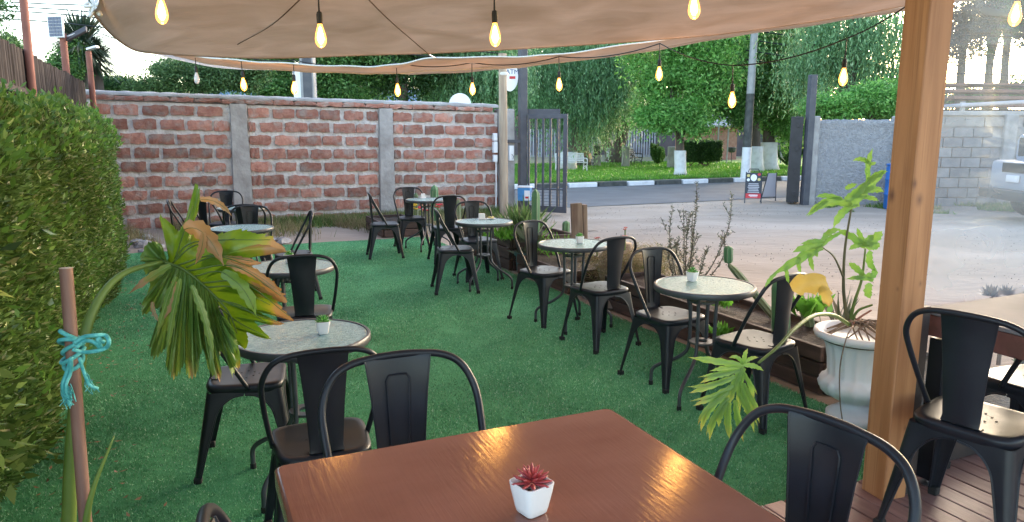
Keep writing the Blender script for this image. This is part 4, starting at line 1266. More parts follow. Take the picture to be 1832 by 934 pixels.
chair(525, 452, 200, 'black metal chair seen from the side, right of the second left table, on the turf')
chair(452, 440, -68, 'black metal chair facing us behind the second left table, half hidden by the leaf')
chair(440, 428, 110, 'black metal chair with dark top rail just left of the ribbed one behind the leaf')
chair(403, 398, -80, 'black metal chair farthest back at left, against the brick wall')
chair(386, 412, 60, 'black metal chair with dark back in front of the farthest left table')
chair(338, 418, 20, 'black metal chair nearest the hedge end, seen over the top of the leaf')
# at the brown table, on the deck
chair(0, 0, -66, 'black metal chair at the far side of the brown table, ribbed back facing us', DZ, pos=(-.235, 1.72))
chair(0, 0, 24, 'black metal chair at bottom left, only its hoop top in view', DZ, pos=(-.27, 1.05))
chair(0, 0, 212, 'black metal chair at the right side of the brown table, close to the camera', DZ, pos=(.50, 1.33))
chair(1752, 744, 36, 'black metal chair with a pale shining seat at the bar counter right of the post', DZ)
chair(0, 0, 110, 'black metal chair cut by the right edge of the picture, under the bar counter', DZ, pos=(2.16, 2.86))

def make_table():
    e = empty('glass_table', (0, 0, 0), 0, 'x', 'table')
    MB().lathe([(.283, .694), (.287, .6945), (.287, .7010), (.283, .7015)], 48).build('glass_top', 'table_glass', e)
    rim = MB(); n = 48
    prof = [(.285, .670), (.298, .669), (.302, .674), (.302, .700), (.298, .705), (.288, .705), (.285, .701)]
    b = [[((r) * math.cos(2 * math.pi * k / n), (r) * math.sin(2 * math.pi * k / n), z) for k in range(n + 1)] for r, z in prof + [prof[0]]]
    rim.grid(b); rim.build('rim', 'grey_metal', e, smooth=True)
    for q in range(4):
        a = R(45 + 90 * q); c, s_ = math.cos(a), math.sin(a)
        pts = [(.20, .674), (.115, .664), (.085, .62), (.078, .45), (.080, .33), (.10, .265), (.17, .205), (.265, .155), (.318, .11), (.325, .05), (.325, .008)]
        pp = [(r * c, r * s_, z) for r, z in pts]
        lg = MB().tube(smooth_path(pp, 4), .0115, 8).build('leg', 'grey_metal', e, smooth=2)
        MB().lathe([(.013, 0), (.0145, .004), (.0145, .03), (.0125, .032)], 8, (.325 * c, .325 * s_, 0)).build('foot', 'black_rubber', lg)
    for z in (.345, .60):
        mb = MB(); n = 20
        pr = [(.035, z - .006), (.078, z - .006), (.078, z + .006), (.035, z + .006), (.035, z - .006)]
        mb.grid([[(r * math.cos(2 * math.pi * k / n), r * math.sin(2 * math.pi * k / n), zz) for k in range(n + 1)] for r, zz in pr])
        mb.build('ring_plate', 'grey_metal', e)
    mb = MB()
    mb.bar((-.20, -.20, .676), (.20, .20, .676), .016, .006); mb.bar((-.20, .20, .672), (.20, -.20, .672), .016, .006)
    mb.build('cross_brace', 'grey_metal', e)
    for q in range(4):
        a = R(45 + 90 * q)
        for z in (.345, .60):
            pass
    return e
table0 = make_table(); register(table0)
ut = [False]
TBL = {}
def table(key, px, py, rz, label):
    o = table0 if not ut[0] else copy_tree(table0); ut[0] = True
    p = G(px, py, .70)
    o.location = (p.x, p.y, 0); o.rotation_euler = (0, 0, R(rz)); o['label'] = label; o['group'] = 'round glass topped tables'
    TBL[key] = p
table('A', 1260, 510, 10, 'round glass table at front right, between the ribbed chair and the white urn')
table('C', 1027, 436, 30, 'round glass table in the middle of the right row, near the upright wooden plank')
table('B', 866, 396, 20, 'round glass table beside the tall planter crate, with napkin and yellow snack')
table('D', 764, 357, 35, 'farthest round glass table, in front of the brick wall pillar')
table('T1', 542, 601, 25, 'front left round glass table under the withered leaf, succulent on it')
table('T2', 520, 476, 15, 'second round glass table from the front in the left row')
table('T3', 432, 408, 40, 'third round glass table in the left row, mostly hidden by the leaf')
table('T4', 433, 372, 0, 'farthest round glass table at left, against the brick wall')

# potted succulents -------------------------------------------------------
def succulent(loc, rz, label, mat, s=1.0, big=False):
    e = empty('potted_succulent', loc, rz, label, 'potted plant')
    pot = MB(); n = 4
    def sq(h, z, r=.22):
        out = []
        for k in range(16):
            a = 2 * math.pi * (k + .5) / 16; c, s_ = math.cos(a), math.sin(a); p = 6
            out.append((h * math.copysign(abs(c) ** (2 / p), c), h * math.copysign(abs(s_) ** (2 / p), s_), z))
        return out + [out[0]]
    pot.grid([sq(.001, .001), sq(.0195, .001), sq(.022, .004), sq(.0245, .014), sq(.0305, .046), sq(.0325, .060), sq(.0305, .0605), sq(.0290, .054), sq(.0285, .052), sq(.001, .052)])
    pot.build('pot', 'white_ceramic', e, smooth=True)
    so = MB()
    for i in range(60):
        a = rnd.uniform(0, 6.28); r = .026 * math.sqrt(rnd.random())
        so.box((r * math.cos(a), r * math.sin(a), .053), (.005, .005, .004), rnd.uniform(0, 3))
    so.build('gravel', 'pebble', e)
    pm_ = MB()
    for ring_i, (n_, L_, up_) in enumerate(((9, .040, 8), (8, .036, 28), (7, .030, 50), (5, .022, 70))):
        for k in range(n_):
            a = 2 * math.pi * (k + .5 * (ring_i % 2)) / n_ + rnd.uniform(-.1, .1)
            t = R(up_ + rnd.uniform(-6, 6))
            d = Vector((math.cos(a) * math.cos(t), math.sin(a) * math.cos(t), math.sin(t)))
            sd_ = Vector((-math.sin(a), math.cos(a), 0)); nn = d.cross(sd_)
            o_ = Vector((0, 0, .057 + .004 * ring_i))
            b = len(pm_.v); w = L_ * .22
            for (f, ww, th) in ((.05, .5, .002), (.35, 1.0, .004), (.65, 1.05, .004), (.85, .6, .003)):
                c = o_ + d * (L_ * f) - nn * (0.004 * f * f * 0)
                pm_.addv(c + sd_ * w * ww * .5); pm_.addv(c - nn * th); pm_.addv(c - sd_ * w * ww * .5); pm_.addv(c + nn * th * .5)
            tip = pm_.addv(o_ + d * L_)
            for i in range(3):
                for q in range(4):
                    pm_.face(b + i * 4 + q, b + i * 4 + (q + 1) % 4, b + (i + 1) * 4 + (q + 1) % 4, b + (i + 1) * 4 + q)
            for q in range(4): pm_.face(b + 12 + q, b + 12 + (q + 1) % 4, tip)
    pm_.build('rosette', mat, e, smooth=2)
    e.scale = (s, s, s)
    return e
TT = .7025
def on(key, px, py): 
    p = G(px, py, TT); return (p.x, p.y, TT)
succulent(on('T1', 578, 597), R(20), 'green succulent in a white pot on the front left glass table', 'succ_green')
succulent(on('A', 1238, 503), R(35), 'green succulent in a white pot on the front right glass table', 'succ_green')
succulent(on('C', 1037, 435), R(10), 'green succulent in a white pot on the middle glass table of the right row', 'succ_green')
succulent(on('T2', 517, 470), R(10), 'green succulent in a white pot on the second left table, behind the leaf tip', 'succ_green')
# napkin holder + snack
p = on('B', 862, 392); nk = empty('napkin_holder', p, R(10), 'small white napkin holder on the glass table by the planter crate', 'napkin holder')
MB().box((0, 0, .03), (.07, .045, .06), taper=.92).build('stack', 'napkin', nk, bevel=.003); MB().box((0, 0, .004), (.085, .06, .008)).build('base', 'white_plastic', nk)
p = on('B', 879, 392); nk = empty('snack_plate', p, R(40), 'yellow snack on a small plate beside the napkin holder', 'snack')
MB().lathe([(.03, 0), (.05, .008), (.052, .010), (.03, .004)], 18).build('plate', 'white_ceramic', nk)
mb = MB()
for k in range(7): mb.box((rnd.uniform(-.03, .03), rnd.uniform(-.03, .03), .018), (.03, .022, .014), rnd.uniform(0, 3))
mb.build('food', 'snack_yellow', nk, bevel=.003)
p = on('D', 757, 354); nk = empty('napkin_holder', p, R(10), 'small white napkin holder on the farthest glass table', 'napkin holder')
MB().box((0, 0, .03), (.06, .045, .06), taper=.92).build('stack', 'napkin', nk, bevel=.003); MB().box((0, 0, .004), (.075, .06, .008)).build('base', 'white_plastic', nk)

# brown lacquered table ---------------------------------------------------
TH = .91
c0 = G(1090, 728, TH); cL = G(489, 833, TH)
ta = math.atan2(c0.y - cL.y, c0.x - cL.x)
tw = (c0 - cL).length
bt = empty('brown_table', (cL.x, cL.y, DZ), ta, 'glossy red-brown lacquered wooden table in the foreground', 'table')
mb = MB()
def rrect(w, h, r, n=5):
    out = []
    for cx_, cy_, a0 in ((w - r, -r, 0), (r, -r, 90), (r, -h + r, 180), (w - r, -h + r, 270)):
        for k in range(n + 1):
            a = R(a0 + 90 * k / n); out.append((cx_ + r * math.cos(a), cy_ + r * math.sin(a)))
    return out
tl = tw * 1.0
poly = rrect(tl, tw * .98, .018)
def inset(poly, d):
    cx_ = tl / 2; cy_ = -tw * .49
    return [(x + (cx_ - x) * d / (tl / 2), y + (cy_ - y) * d / (tw / 2)) for x, y in poly]
zt = TH - DZ
mb.grid([[(x, y, z) for x, y in q + [q[0]]] for q, z in ((inset(poly, .006), zt - .045), (poly, zt - .040), (poly, zt - .006), (inset(poly, .003), zt - .0015), (inset(poly, .008), zt))])
q = inset(poly, .008); b = [mb.addv((x, y, zt)) for x, y in q]; mb.face(*b)
q = inset(poly, .006); b = [mb.addv((x, y, zt - .045)) for x, y in q]; mb.face(*b[::-1])
mb.build('tabletop', 'table_lacquer', bt, smooth=True)
for x, y in ((.07, -.07), (tl - .07, -.07), (.07, -tw * .98 + .07), (tl - .07, -tw * .98 + .07)):
    MB().box((x, y, (zt - .05) / 2), (.06, .06, zt - .05)).build('leg', 'table_lacquer', bt, bevel=.004)
for a_, b_ in (((.1, -.07), (tl - .1, -.07)), ((.1, -tw * .98 + .07), (tl - .1, -tw * .98 + .07)), ((.07, -.1), (.07, -tw * .98 + .1)), ((tl - .07, -.1), (tl - .07, -tw * .98 + .1))):
    MB().bar((a_[0], a_[1], zt - .085), (b_[0], b_[1], zt - .085), .022, .07).build('apron', 'table_lacquer', bt)
p = G(951, 917, TH)
succulent((p.x, p.y, TH + .0005), R(38), 'red succulent in a white pot on the brown table', 'succ_red', 1.02)

# bar counter behind the post --------------------------------------------
bar = empty('bar_counter', S(2.66, 1.20, DZ), A, 'grey topped bar counter with dark red edge beside the clear curtain', 'counter')
MB().box((1.15, .38, .742), (2.3, .72, .016)).build('top', 'counter_top', bar, bevel=.003)
MB().box((1.15, .38, .690), (2.28, .70, .088)).build('edge_board', 'planter_red', bar, bevel=.004)
for x, y in ((.08, .68), (.08, .08), (2.2, .68), (2.2, .08)):
    lg = MB().box((x, y, .33), (.07, .07, .60)).build('leg', 'black_metal', bar, bevel=.004)
    MB().lathe([(.03, 0), (.034, .006), (.012, .012), (.012, .04)], 16, (x, y, 0)).build('levelling_foot', 'steel', lg, smooth=True)

# roof post ---------------------------------------------------------------
pp_ = S(2.50, 1.90)
post = empty('roof_post', (pp_.x, pp_.y, DZ), R(19), 'thick orange-brown timber roof post standing on the deck edge', 'post')
mb = MB().box((0, 0, 1.55), (.114, .114, 3.1)); mb.build('shaft', 'post_timber', post, bevel=.004)
MB().box((.088, .01, .39), (.045, .10, .78)).build('dark_batten', 'dark_sheet', post)
# curtain: clear vinyl sheet in a dark frame ------------------------------
cu = empty('clear_curtain', S(2.62, 2.0, DZ), A, 'hazy clear vinyl wind curtain hanging right of the roof post', 'curtain')
mb = MB(); P = []
for i in range(25):
    z = .10 + 3.0 * i / 24
    P.append([(.04 + 3.2 * j / 40, .012 * math.sin(j * .9 + i * .15) + .008 * math.sin(j * 2.1 - i * .4), z) for j in range(41)])
mb.grid(P); mb.build('vinyl_sheet', 'vinyl', cu, smooth=2)
MB().box((1.6, .02, .055), (3.3, .07, .11)).build('bottom_board', 'dark_sheet', cu, bevel=.004)
MB().box((0.015, .02, .42), (.05, .06, .72)).build('side_batten', 'dark_sheet', cu, bevel=.003)
for x in (1.0, 2.1): MB().box((x, .055, 1.5), (.035, .03, 3.0)).build('upright', 'dark_sheet', cu)
# ================================================================== PLANTERS AND PLANTS
def planter(label, u0, v0, length, depth, rows_, bh, mat='planter_wood', z0=0.0, top_mat=None, bl=1.3):
    e = empty('planter_box', S(u0, v0, z0), A, label, 'planter')
    for side in range(4):
        if side in (0, 1):                       # long boards along v (front = u0, back = u0+depth)
            x = 0 if side == 0 else depth
            s = 0
            while s < length - .05:
                l = min(bl, length - s)
                for r_ in range(rows_):
                    o = MB().box((0, 0, 0), (l - .012, .035, bh - .012)).build('board', top_mat if (top_mat and r_ == rows_ - 1 and side == 0) else mat, e, bevel=.004)
                    o.rotation_euler.z = R(90) + rnd.uniform(-.006, .006); o.location = (x + rnd.uniform(-.006, .006), s + l / 2, bh * (r_ + .5))
                s += l
        else:
            y = 0 if side == 2 else length
            for r_ in range(rows_):
                o = MB().box((0, 0, 0), (depth - .04, .035, bh - .012)).build('board', top_mat if (top_mat and r_ == rows_ - 1) else mat, e, bevel=.004)
                o.location = (depth / 2, y + rnd.uniform(-.005, .005), bh * (r_ + .5))
    mb = MB(); P = []
    for i in range(9):
        P.append([(.02 + (depth - .04) * j / 6, .02 + (length - .04) * i / 8, bh * rows_ - .05 + rnd.uniform(-.015, .02)) for j in range(7)])
    mb.grid(P); mb.build('soil', 'soil', e, smooth=2)
    return e
planter('tall dark wooden planter crate with a red top board beside the turf', 3.44, 7.75, 1.7, .85, 3, .135, top_mat=None)
planter('low wooden planter of stacked boards along the turf beside the middle table', 3.46, 6.35, 1.25, .75, 2, .12)
planter('long low dark wooden planter of boards behind the front right table', 3.50, 3.15, 2.55, .48, 3, .105)
planter('small far planter with cacti and flowers in front of the brick wall', 2.75, 11.15, 1.1, .6, 2, .12)
planter('planter of dark boards beyond the clear curtain', 3.55, 1.2, 1.8, .7, 2, .12)

def leafset(mb, a, b_, c, w, wither=(0, 0), teeth=5, fold=.25, nv=(0, -1, 0), n=16, tipw=.06, tooth=.35, twist=0.0):
    """one lobe of a divided leaf: a->b->c centre line, width w, serrated and folded along the middle"""
    a, b_, c = Vector(a), Vector(b_), Vector(c); nv = Vector(nv).normalized()
    rows = []; base = len(mb.v)
    ph = rnd.uniform(0, 1); wa = rnd.uniform(.6, 1.2)
    for i in range(n + 1):
        t = i / n
        p = (1 - t) ** 2 * a + 2 * t * (1 - t) * b_ + t * t * c
        d = (2 * (1 - t) * (b_ - a) + 2 * t * (c - b_)).normalized()
        q = d.cross(nv).normalized()
        nn = nv * math.cos(twist * t) + q * math.sin(twist * t); q = d.cross(nn).normalized()
        ww = w * (0.22 + 0.72 * math.sin(math.pi * min(1, (t * .80 + .18))) ** 0.8) * (1 - (1 - tipw) * max(0, (t - .72) / .28) ** 1.5)
        wi = wither[0] + (wither[1] - wither[0]) * t ** 2.2
        for k, s_ in enumerate((-1, -.55, 0, .55, 1)):
            saw = 1.0
            if abs(s_) == 1:
                f = (t * teeth + ph + (0.4 if s_ > 0 else 0)) % 1.0
                saw = 1 + tooth * (f - .5) * 1.4
            z = fold * ww * (abs(s_) ** 1.3) * .5 + .10 * ww * math.sin(t * 9 * wa + s_ * 2 + ph * 6) * abs(s_)
            mb.addv(p + q * (ww * s_ * saw) + nn * (-z) + d * (ww * .35 * abs(s_) * (0 if t > .9 else 1)), wi + (.10 * abs(s_) if wither[1] > .1 else 0))
    for i in range(n):
        for k in range(4):
            mb.face(base + i * 5 + k, base + i * 5 + k + 1, base + (i + 1) * 5 + k + 1, base + (i + 1) * 5 + k)
VEINS = {}
def lobe_vein(mbx, a, b_, c, w):
    q = []
    for i in range(9):
        t = i / 8 * .88; p = (1 - t) ** 2 * a + 2 * t * (1 - t) * b_ + t * t * c
        q.append(p + toward_cam(p) * (.0012))
    VEINS.setdefault(id(mbx), MB()).tube(q, [max(.0005, w * .045 * (1 - i / 9)) for i in range(9)], 5)
def toward_cam(p):
    return (Vector((0, 0, CAM_H)) - p).normalized()

# --- the big withered leaf at the left
FX = lambda x, y, D: K(230 + x * .3963, 320 + y * .3963, D)
DL = 1.72
fl_base = K(128, 1060, 1.42)
philo = empty('philodendron_plant', (fl_base.x, fl_base.y, 0), 0, 'large drooping philodendron leaf with browned tips, tied up beside the hedge', 'plant')
def L2(o, root):      # shift world-space meshes into the frame of their root
    for v in o.data.vertices: v.co = v.co - Vector(root.location)
    o.data.update(); return o
mb = MB(); mbk = MB()
def lobe(mbx, pts, w, wi=(0, 0), dz=0.0, mp=FX, D=DL, scale=.3963, teeth=5, **kw):
    P = []
    for i, q in enumerate(pts):
        dd = D + dz + (q[2] if len(q) > 2 else 0)
        P.append(mp(q[0], q[1], dd))
    lobe_vein(mbx, P[0], P[1], P[2], w * scale * D / FPX)
    leafset(mbx, P[0], P[1], P[2], w * scale * D * 1.03 / FPX * 1.0, wi, teeth, nv=toward_cam(P[1]), **kw)
# one broad blade: ribs run from the midrib out to a deeply cut, partly withered edge
EDGE = [(178, 372, 0), (195, 330, 0), (165, 250, 0), (140, 168, .1), (195, 205, 0), (228, 232, 0), (270, 150, 0), (292, 60, 0), (303, 20, .1), (322, 60, 0), (312, 150, 0), (285, 225, .2), (330, 262, .45),
        (420, 245, .1), (500, 228, .2), (560, 242, 0), (640, 262, .35), (718, 330, .95), (640, 303, .6), (560, 296, .45), (480, 306, .4), (400, 312, .3), (440, 335, .6), (520, 352, .85), (600, 382, 1.0), (530, 388, .7), (460, 372, .5),
        (520, 395, .4), (600, 430, .55), (660, 470, .8), (700, 520, .95), (712, 562, 1.0), (650, 520, .8), (590, 478, .55), (540, 458, .2), (600, 500, .1), (660, 545, .25), (700, 590, .7), (745, 642, 1.0), (690, 622, .5), (630, 600, .1),
        (590, 596, 0), (640, 630, .2), (700, 655, .8), (640, 660, .25), (570, 640, 0), (600, 680, 0), (640, 722, .25), (580, 712, 0), (535, 688, 0), (540, 730, 0), (528, 768, .2), (495, 750, 0), (505, 800, .1), (500, 858, .5), (472, 835, .1), (462, 780, 0), (440, 735, 0)]
MIDR = [(175, 378), (235, 402), (300, 442), (360, 500), (410, 570), (445, 660), (452, 730)]
def cr2(P, n):
    q = smooth_path([Vector(p) for p in P], n); return q
eo = cr2(EDGE, 6); mo = cr2([(x, y, 0) for x, y in MIDR], 10)
rows = []
base = len(mb.v)
NE = len(eo); NTT = 12
for i, e_ in enumerate(eo):
    f = i / (NE - 1); f = f ** 1.15
    k = f * (len(mo) - 1); k0 = min(int(k), len(mo) - 2); m_ = mo[k0].lerp(mo[k0 + 1], k - k0)
    ser = 1 + .035 * math.sin(i * 2.4) * math.sin(i * .37 + 1) + rnd.uniform(-.012, .012)
    for j in range(NTT + 1):
        t = j / NTT
        x = m_.x + (e_.x - m_.x) * t * (ser if j == NTT else 1); y = m_.y + (e_.y - m_.y) * t * (ser if j == NTT else 1)
        y -= 22 * math.sin(math.pi * t) * (1 - f) * .5
        dd = .03 + .035 * t * t * math.cos(f * 5) + .010 * math.sin(f * 44) * t + .006 * math.sin(f * 90 + t * 7) * t + .012 * (1 - t) ** 3
        w_ = max(0, e_.z) * max(0, (t - .45) / .55) ** 1.6
        p = K(230 + x * .3963, 320 + y * .3963, DL + dd)
        mb.addv(p, w_)
for i in range(NE - 1):
    for j in range(NTT):
        mb.face(base + i * (NTT + 1) + j, base + i * (NTT + 1) + j + 1, base + (i + 1) * (NTT + 1) + j + 1, base + (i + 1) * (NTT + 1) + j)
VEINS[id(mb)] = MB()
# withered curls lying over the blade
lobe(mb, [(250, 230), (340, 180), (430, 395)], 40, (.6, 1.1), -.02, teeth=6, fold=.7)
lobe(mb, [(335, 240), (345, 300), (300, 388)], 17, (.7, 1.1), -.03)
lobe(mb, [(322, 95), (400, 80), (468, 170)], 15, (.5, 1.1), -.0)
lobe(mb, [(440, 380), (560, 400), (690, 520)], 24, (.5, 1.1), -.0, teeth=7, fold=.6)
lobe(mb, [(420, 420), (540, 480), (575, 620)], 30, (0, .1), -.02, teeth=4)
# near half of the blade, folded down and showing its paler back
EDGE2 = [(178, 372, 0), (165, 330, 0), (120, 292, 0), (80, 300, 0), (52, 372, .1), (100, 352, 0), (75, 432, .1), (130, 400, 0), (140, 440, 0), (90, 520, 0), (60, 612, .2), (110, 575, 0), (158, 520, 0), (135, 620, 0), (108, 700, 0), (113, 810, .25), (150, 760, 0),
         (178, 690, 0), (170, 790, 0), (182, 850, 0), (203, 900, .35), (228, 850, 0), (246, 780, 0), (256, 840, .1), (285, 900, .45), (308, 850, .1), (302, 760, 0), (322, 730, 0), (340, 800, .1), (365, 850, .1), (410, 908, .5), (408, 850, .1),
         (385, 770, 0), (400, 740, 0), (430, 800, .1), (468, 888, .3), (470, 830, 0), (446, 750, 0), (440, 700, 0), (480, 778, .1), (478, 730, 0), (440, 650, 0), (400, 590, 0)]
eo = cr2(EDGE2, 6); mo2 = cr2([(x, y, 0) for x, y in MIDR[:5]], 12)
base = len(mbk.v); NE = len(eo)
cen_ = Vector((190, 380, 0)); rr_ = [(Vector((e.x, e.y, 0)) - cen_).length for e in eo]
eo = [Vector((cen_.x + (e.x - cen_.x) * q, cen_.y + (e.y - cen_.y) * q, e.z)) for e, q in ((e, (.5 * rr_[i] + .5 * max(rr_[max(0, i - 9):i + 10])) / max(1, rr_[i])) for i, e in enumerate(eo))]
for i, e_ in enumerate(eo):
    f = (i / (NE - 1)) ** 1.5
    k = f * (len(mo2) - 1); k0 = min(int(k), len(mo2) - 2); m_ = mo2[k0].lerp(mo2[k0 + 1], k - k0)
    for j in range(NTT + 1):
        t = j / NTT
        ser = (1 + .03 * math.sin(i * 2.1) + rnd.uniform(-.012, .012)) if j == NTT else 1
        x = m_.x + (e_.x - m_.x) * t * ser; y = m_.y + (e_.y - m_.y) * t * ser
        x -= 16 * math.sin(math.pi * t) * f
        dd = .018 - .085 * math.sin(min(1, t * 1.1) * math.pi / 2) * min(1, .35 + f) + .020 * math.sin(i * .42) * t + .008 * math.sin(i * .95 + t * 5) * t
        mbk.addv(K(230 + x * .3963, 320 + y * .3963, DL + dd), max(0, e_.z) * max(0, (t - .5) / .5) ** 1.6)
for i in range(NE - 1):
    for j in range(NTT):
        mbk.face(base + i * (NTT + 1) + j, base + i * (NTT + 1) + j + 1, base + (i + 1) * (NTT + 1) + j + 1, base + (i + 1) * (NTT + 1) + j)
VEINS[id(mbk)] = MB()
lobe(mbk, [(190, 390), (110, 430), (0, 520)], 17, (.1, .9), -.06, teeth=4, fold=.7)
lobe(mbk, [(205, 460), (200, 560), (148, 645)], 17, (.5, .9), -.10, fold=.8)
lobe(mbk, [(110, 555), (100, 590), (140, 650)], 9, (.6, 1.0), -.06)
for pts, w in (([(235, 450), (190, 640), (172, 800)], 13), ([(285, 480), (360, 640), (385, 820)], 15), ([(215, 440), (160, 560), (125, 730)], 12)):
    lobe(mbk, pts, w, (0, .15), -.105, teeth=7, fold=1.0, tooth=.5)  # narrow extra lobes laid over the folded half to imitate its highlights
leafo = L2(mb.build('leaf_blade', 'philo_leaf', philo, smooth=2, attr=True), philo)
lu = L2(mbk.build('leaf_underside', 'philo_back', philo, smooth=2, attr=True), philo)
L2(VEINS[id(mbk)].build('veins', 'vein_pale', lu, smooth=2), philo)
MBV = VEINS[id(mb)]
mb = MBV
mid = [FX(150, 372, DL), FX(250, 410, DL), FX(360, 500, DL), FX(450, 600, DL), FX(490, 700, DL)]
mb.tube(smooth_path([m + toward_cam(m) * .012 for m in mid]), [.0042 - .003 * i / 24 for i in range(25)], 6)
for pts in ([(200, 380), (300, 285), (640, 275)], [(225, 390), (380, 345), (560, 372)], [(270, 415), (480, 395), (690, 530)], [(330, 470), (520, 470), (725, 620)], [(380, 530), (500, 580), (680, 652)], [(410, 580), (500, 650), (620, 710)], [(200, 380), (300, 300), (480, 270)], [(260, 400), (400, 350), (560, 400)], [(300, 440), (420, 420), (600, 500)], [(350, 490), (480, 490), (640, 570)], [(400, 550), (500, 570), (620, 650)], [(210, 360), (250, 240), (290, 120)], [(450, 620), (470, 700), (490, 790)]):
    q = [FX(x, y, DL) for x, y in pts]; q = smooth_path([m + toward_cam(m) * .008 for m in q])
    mb.tube(q, [.0024 - .0016 * i / (len(q) - 1) for i in range(len(q))], 5)
L2(mb.build('veins', 'vein_dark', leafo, smooth=2), philo)
pet = [K(122, 1000, 1.5), K(128, 800, 1.5), K(148, 620, 1.52), K(175, 540, 1.56), K(220, 490, 1.62), K(290, 468, 1.70)]
MBt = MB().tube(smooth_path(pet), [.016 - .011 * i / 30 for i in range(31)], 10)
L2(MBt.build('petiole', 'stem_green', philo, smooth=2), philo)
for pts, r in (([K(150, 960, 1.4), K(165, 880, 1.4), K(204, 780, 1.42)], .009), ([K(116, 980, 1.5), K(128, 800, 1.5), K(134, 700, 1.5)], .013)):
    sp_ = smooth_path(pts); L2(MB().tube(sp_, [r * (1 - .8 * i / (len(sp_) - 1)) for i in range(len(sp_))], 8).build('leaf_sheath', 'stem_green', philo, smooth=2), philo)
st0, st1 = K(118, 480, 1.40), K(158, 1000, 1.40)
st0 = K(118, 480, 1.45)
dirv = (st1 - st0)
foot_ = st0 + dirv * ((st0.z) / (-dirv.z))
stake = empty('wooden_stake', (foot_.x, foot_.y, 0), 0, 'round reddish wooden stake propping the philodendron by the hedge', 'stake')
L2(MB().tube([foot_, st0], .0125, 14).build('rod', 'stake_wood', stake, smooth=True), stake)
L2(MB().tube([st0 + Vector((0, 0, 0)), st0 + (st0 - foot_).normalized() * .0015], .0126, 14).build('cut_end', 'stake_end', stake, smooth=True), stake)
def along(py): 
    best = min(range(1001), key=lambda i: abs(proj_y(foot_ + (st0 - foot_) * i / 1000) - py)); return foot_ + (st0 - foot_) * best / 1000
def proj_y(p):
    zc = p.y * math.cos(PITCH) + (CAM_H - p.z) * math.sin(PITCH); yc = -p.y * math.sin(PITCH) + (CAM_H - p.z) * math.cos(PITCH)
    return 467 + FPX * yc / zc
rope = empty('rope', along(620), 0, 'turquoise rope knotted round the wooden stake', 'rope')
rc = along(620)
for k in range(5):
    z0 = -.032 + k * .014
    mb = MB(); N = 22
    mb.tube([rc + Vector(((.017 + .004 * (k % 2)) * math.cos(2 * math.pi * i / N), (.018 + .004 * (k % 2)) * math.sin(2 * math.pi * i / N), z0 + .012 * math.sin(2 * math.pi * i / N + k))) for i in range(N)], .0045, 7, closed=True)
    L2(mb.build('coil', 'rope_teal', rope, smooth=2), rope)
def ropepath(pp, r=.0042, D=1.38):
    q = smooth_path([K(x, y, D + (i % 2) * .012) for i, (x, y) in enumerate(pp)]); L2(MB().tube(q, r, 7).build('strand', 'rope_teal', rope, smooth=2), rope)
ropepath([(132, 615), (150, 603), (170, 600), (188, 600), (195, 610), (190, 622), (172, 628), (150, 630), (130, 625)])
ropepath([(136, 622), (152, 610), (168, 612), (180, 622), (175, 606), (186, 612)])
ropepath([(128, 640), (120, 665), (112, 690), (118, 712), (126, 725)], .0038)
ropepath([(128, 640), (126, 668), (118, 690), (124, 715)], .0034)
ropepath([(142, 640), (150, 665), (160, 688), (175, 695)], .0034)
for k in range(26):
    x = rnd.uniform(112, 128); y = rnd.uniform(685, 705)
    ropepath([(x, y), (x + rnd.uniform(-5, 5), y + 12), (x + rnd.uniform(-9, 9), y + rnd.uniform(20, 32))], .0009)
for k in range(8):
    x = rnd.uniform(150, 165); y = rnd.uniform(665, 690)
    ropepath([(x, y), (x + rnd.uniform(-3, 5), y + 8), (x + rnd.uniform(-3, 14), y + rnd.uniform(14, 24))], .0009)

# --- urn with the second philodendron
ug = Vector((2.00, 3.86, 0)); ug = G(1527, 752)
urn = empty('urn', (ug.x, ug.y, 0), 0, 'white fluted pedestal urn planter beside the timber post', 'urn')
pr = [(.13, 0), (.15, .01), (.15, .045), (.125, .06), (.085, .085), (.078, .11), (.10, .125), (.16, .155), (.195, .19), (.205, .225), (.19, .25), (.165, .262), (.158, .28), (.163, .36), (.178, .44), (.20, .475), (.238, .49), (.245, .505), (.242, .525), (.225, .530), (.205, .52), (.20, .49)]
MB().lathe(pr, 96, flute=18, fd=.09, frange=(.12, .44)).build('bowl', 'white_plastic', urn, smooth=2)
MB().lathe([(.001, .485), (.1, .49), (.203, .483), (.203, .47)], 24).build('soil', 'soil', urn)
URN = empty('philodendron_plant', (ug.x, ug.y, 0), 0, 'leggy philodendron growing out of the white urn with drooping leaves', 'plant')
VX = lambda x, y, D: K(1380 + x * .3852, 260 + y * .3854, D)
WX = lambda x, y, D: K(1230 + x * .2141, 600 + y * .2141, D)
mbA = MB()
def vl(pts, w, dz=0, D=3.85, wi=(0, 0.05), teeth=4): lobe(mbA, pts, w, wi, dz, mp=VX, D=D, scale=.3853, teeth=teeth, n=12)
for pts, w in (([(370, 290), (430, 200), (535, 112)], 30), ([(430, 190), (490, 125), (540, 122)], 17), ([(450, 160), (440, 80), (472, 12)], 15), ([(455, 85), (420, 50), (378, 72)], 12),
               ([(455, 80), (470, 90), (488, 78)], 10), ([(372, 282), (270, 222), (160, 328)], 24), ([(330, 252), (250, 222), (208, 240)], 13), ([(375, 280), (315, 310), (288, 385)], 20),
               ([(410, 220), (480, 190), (522, 216)], 20), ([(400, 235), (470, 240), (498, 258)], 13), ([(260, 258), (215, 285), (168, 332)], 12), ([(340, 255), (380, 240), (460, 160)], 24), ([(345, 205), (360, 190), (400, 180)], 14),
               ([(376, 285), (400, 270), (410, 285)], 10)):
    vl(pts, w * .85)
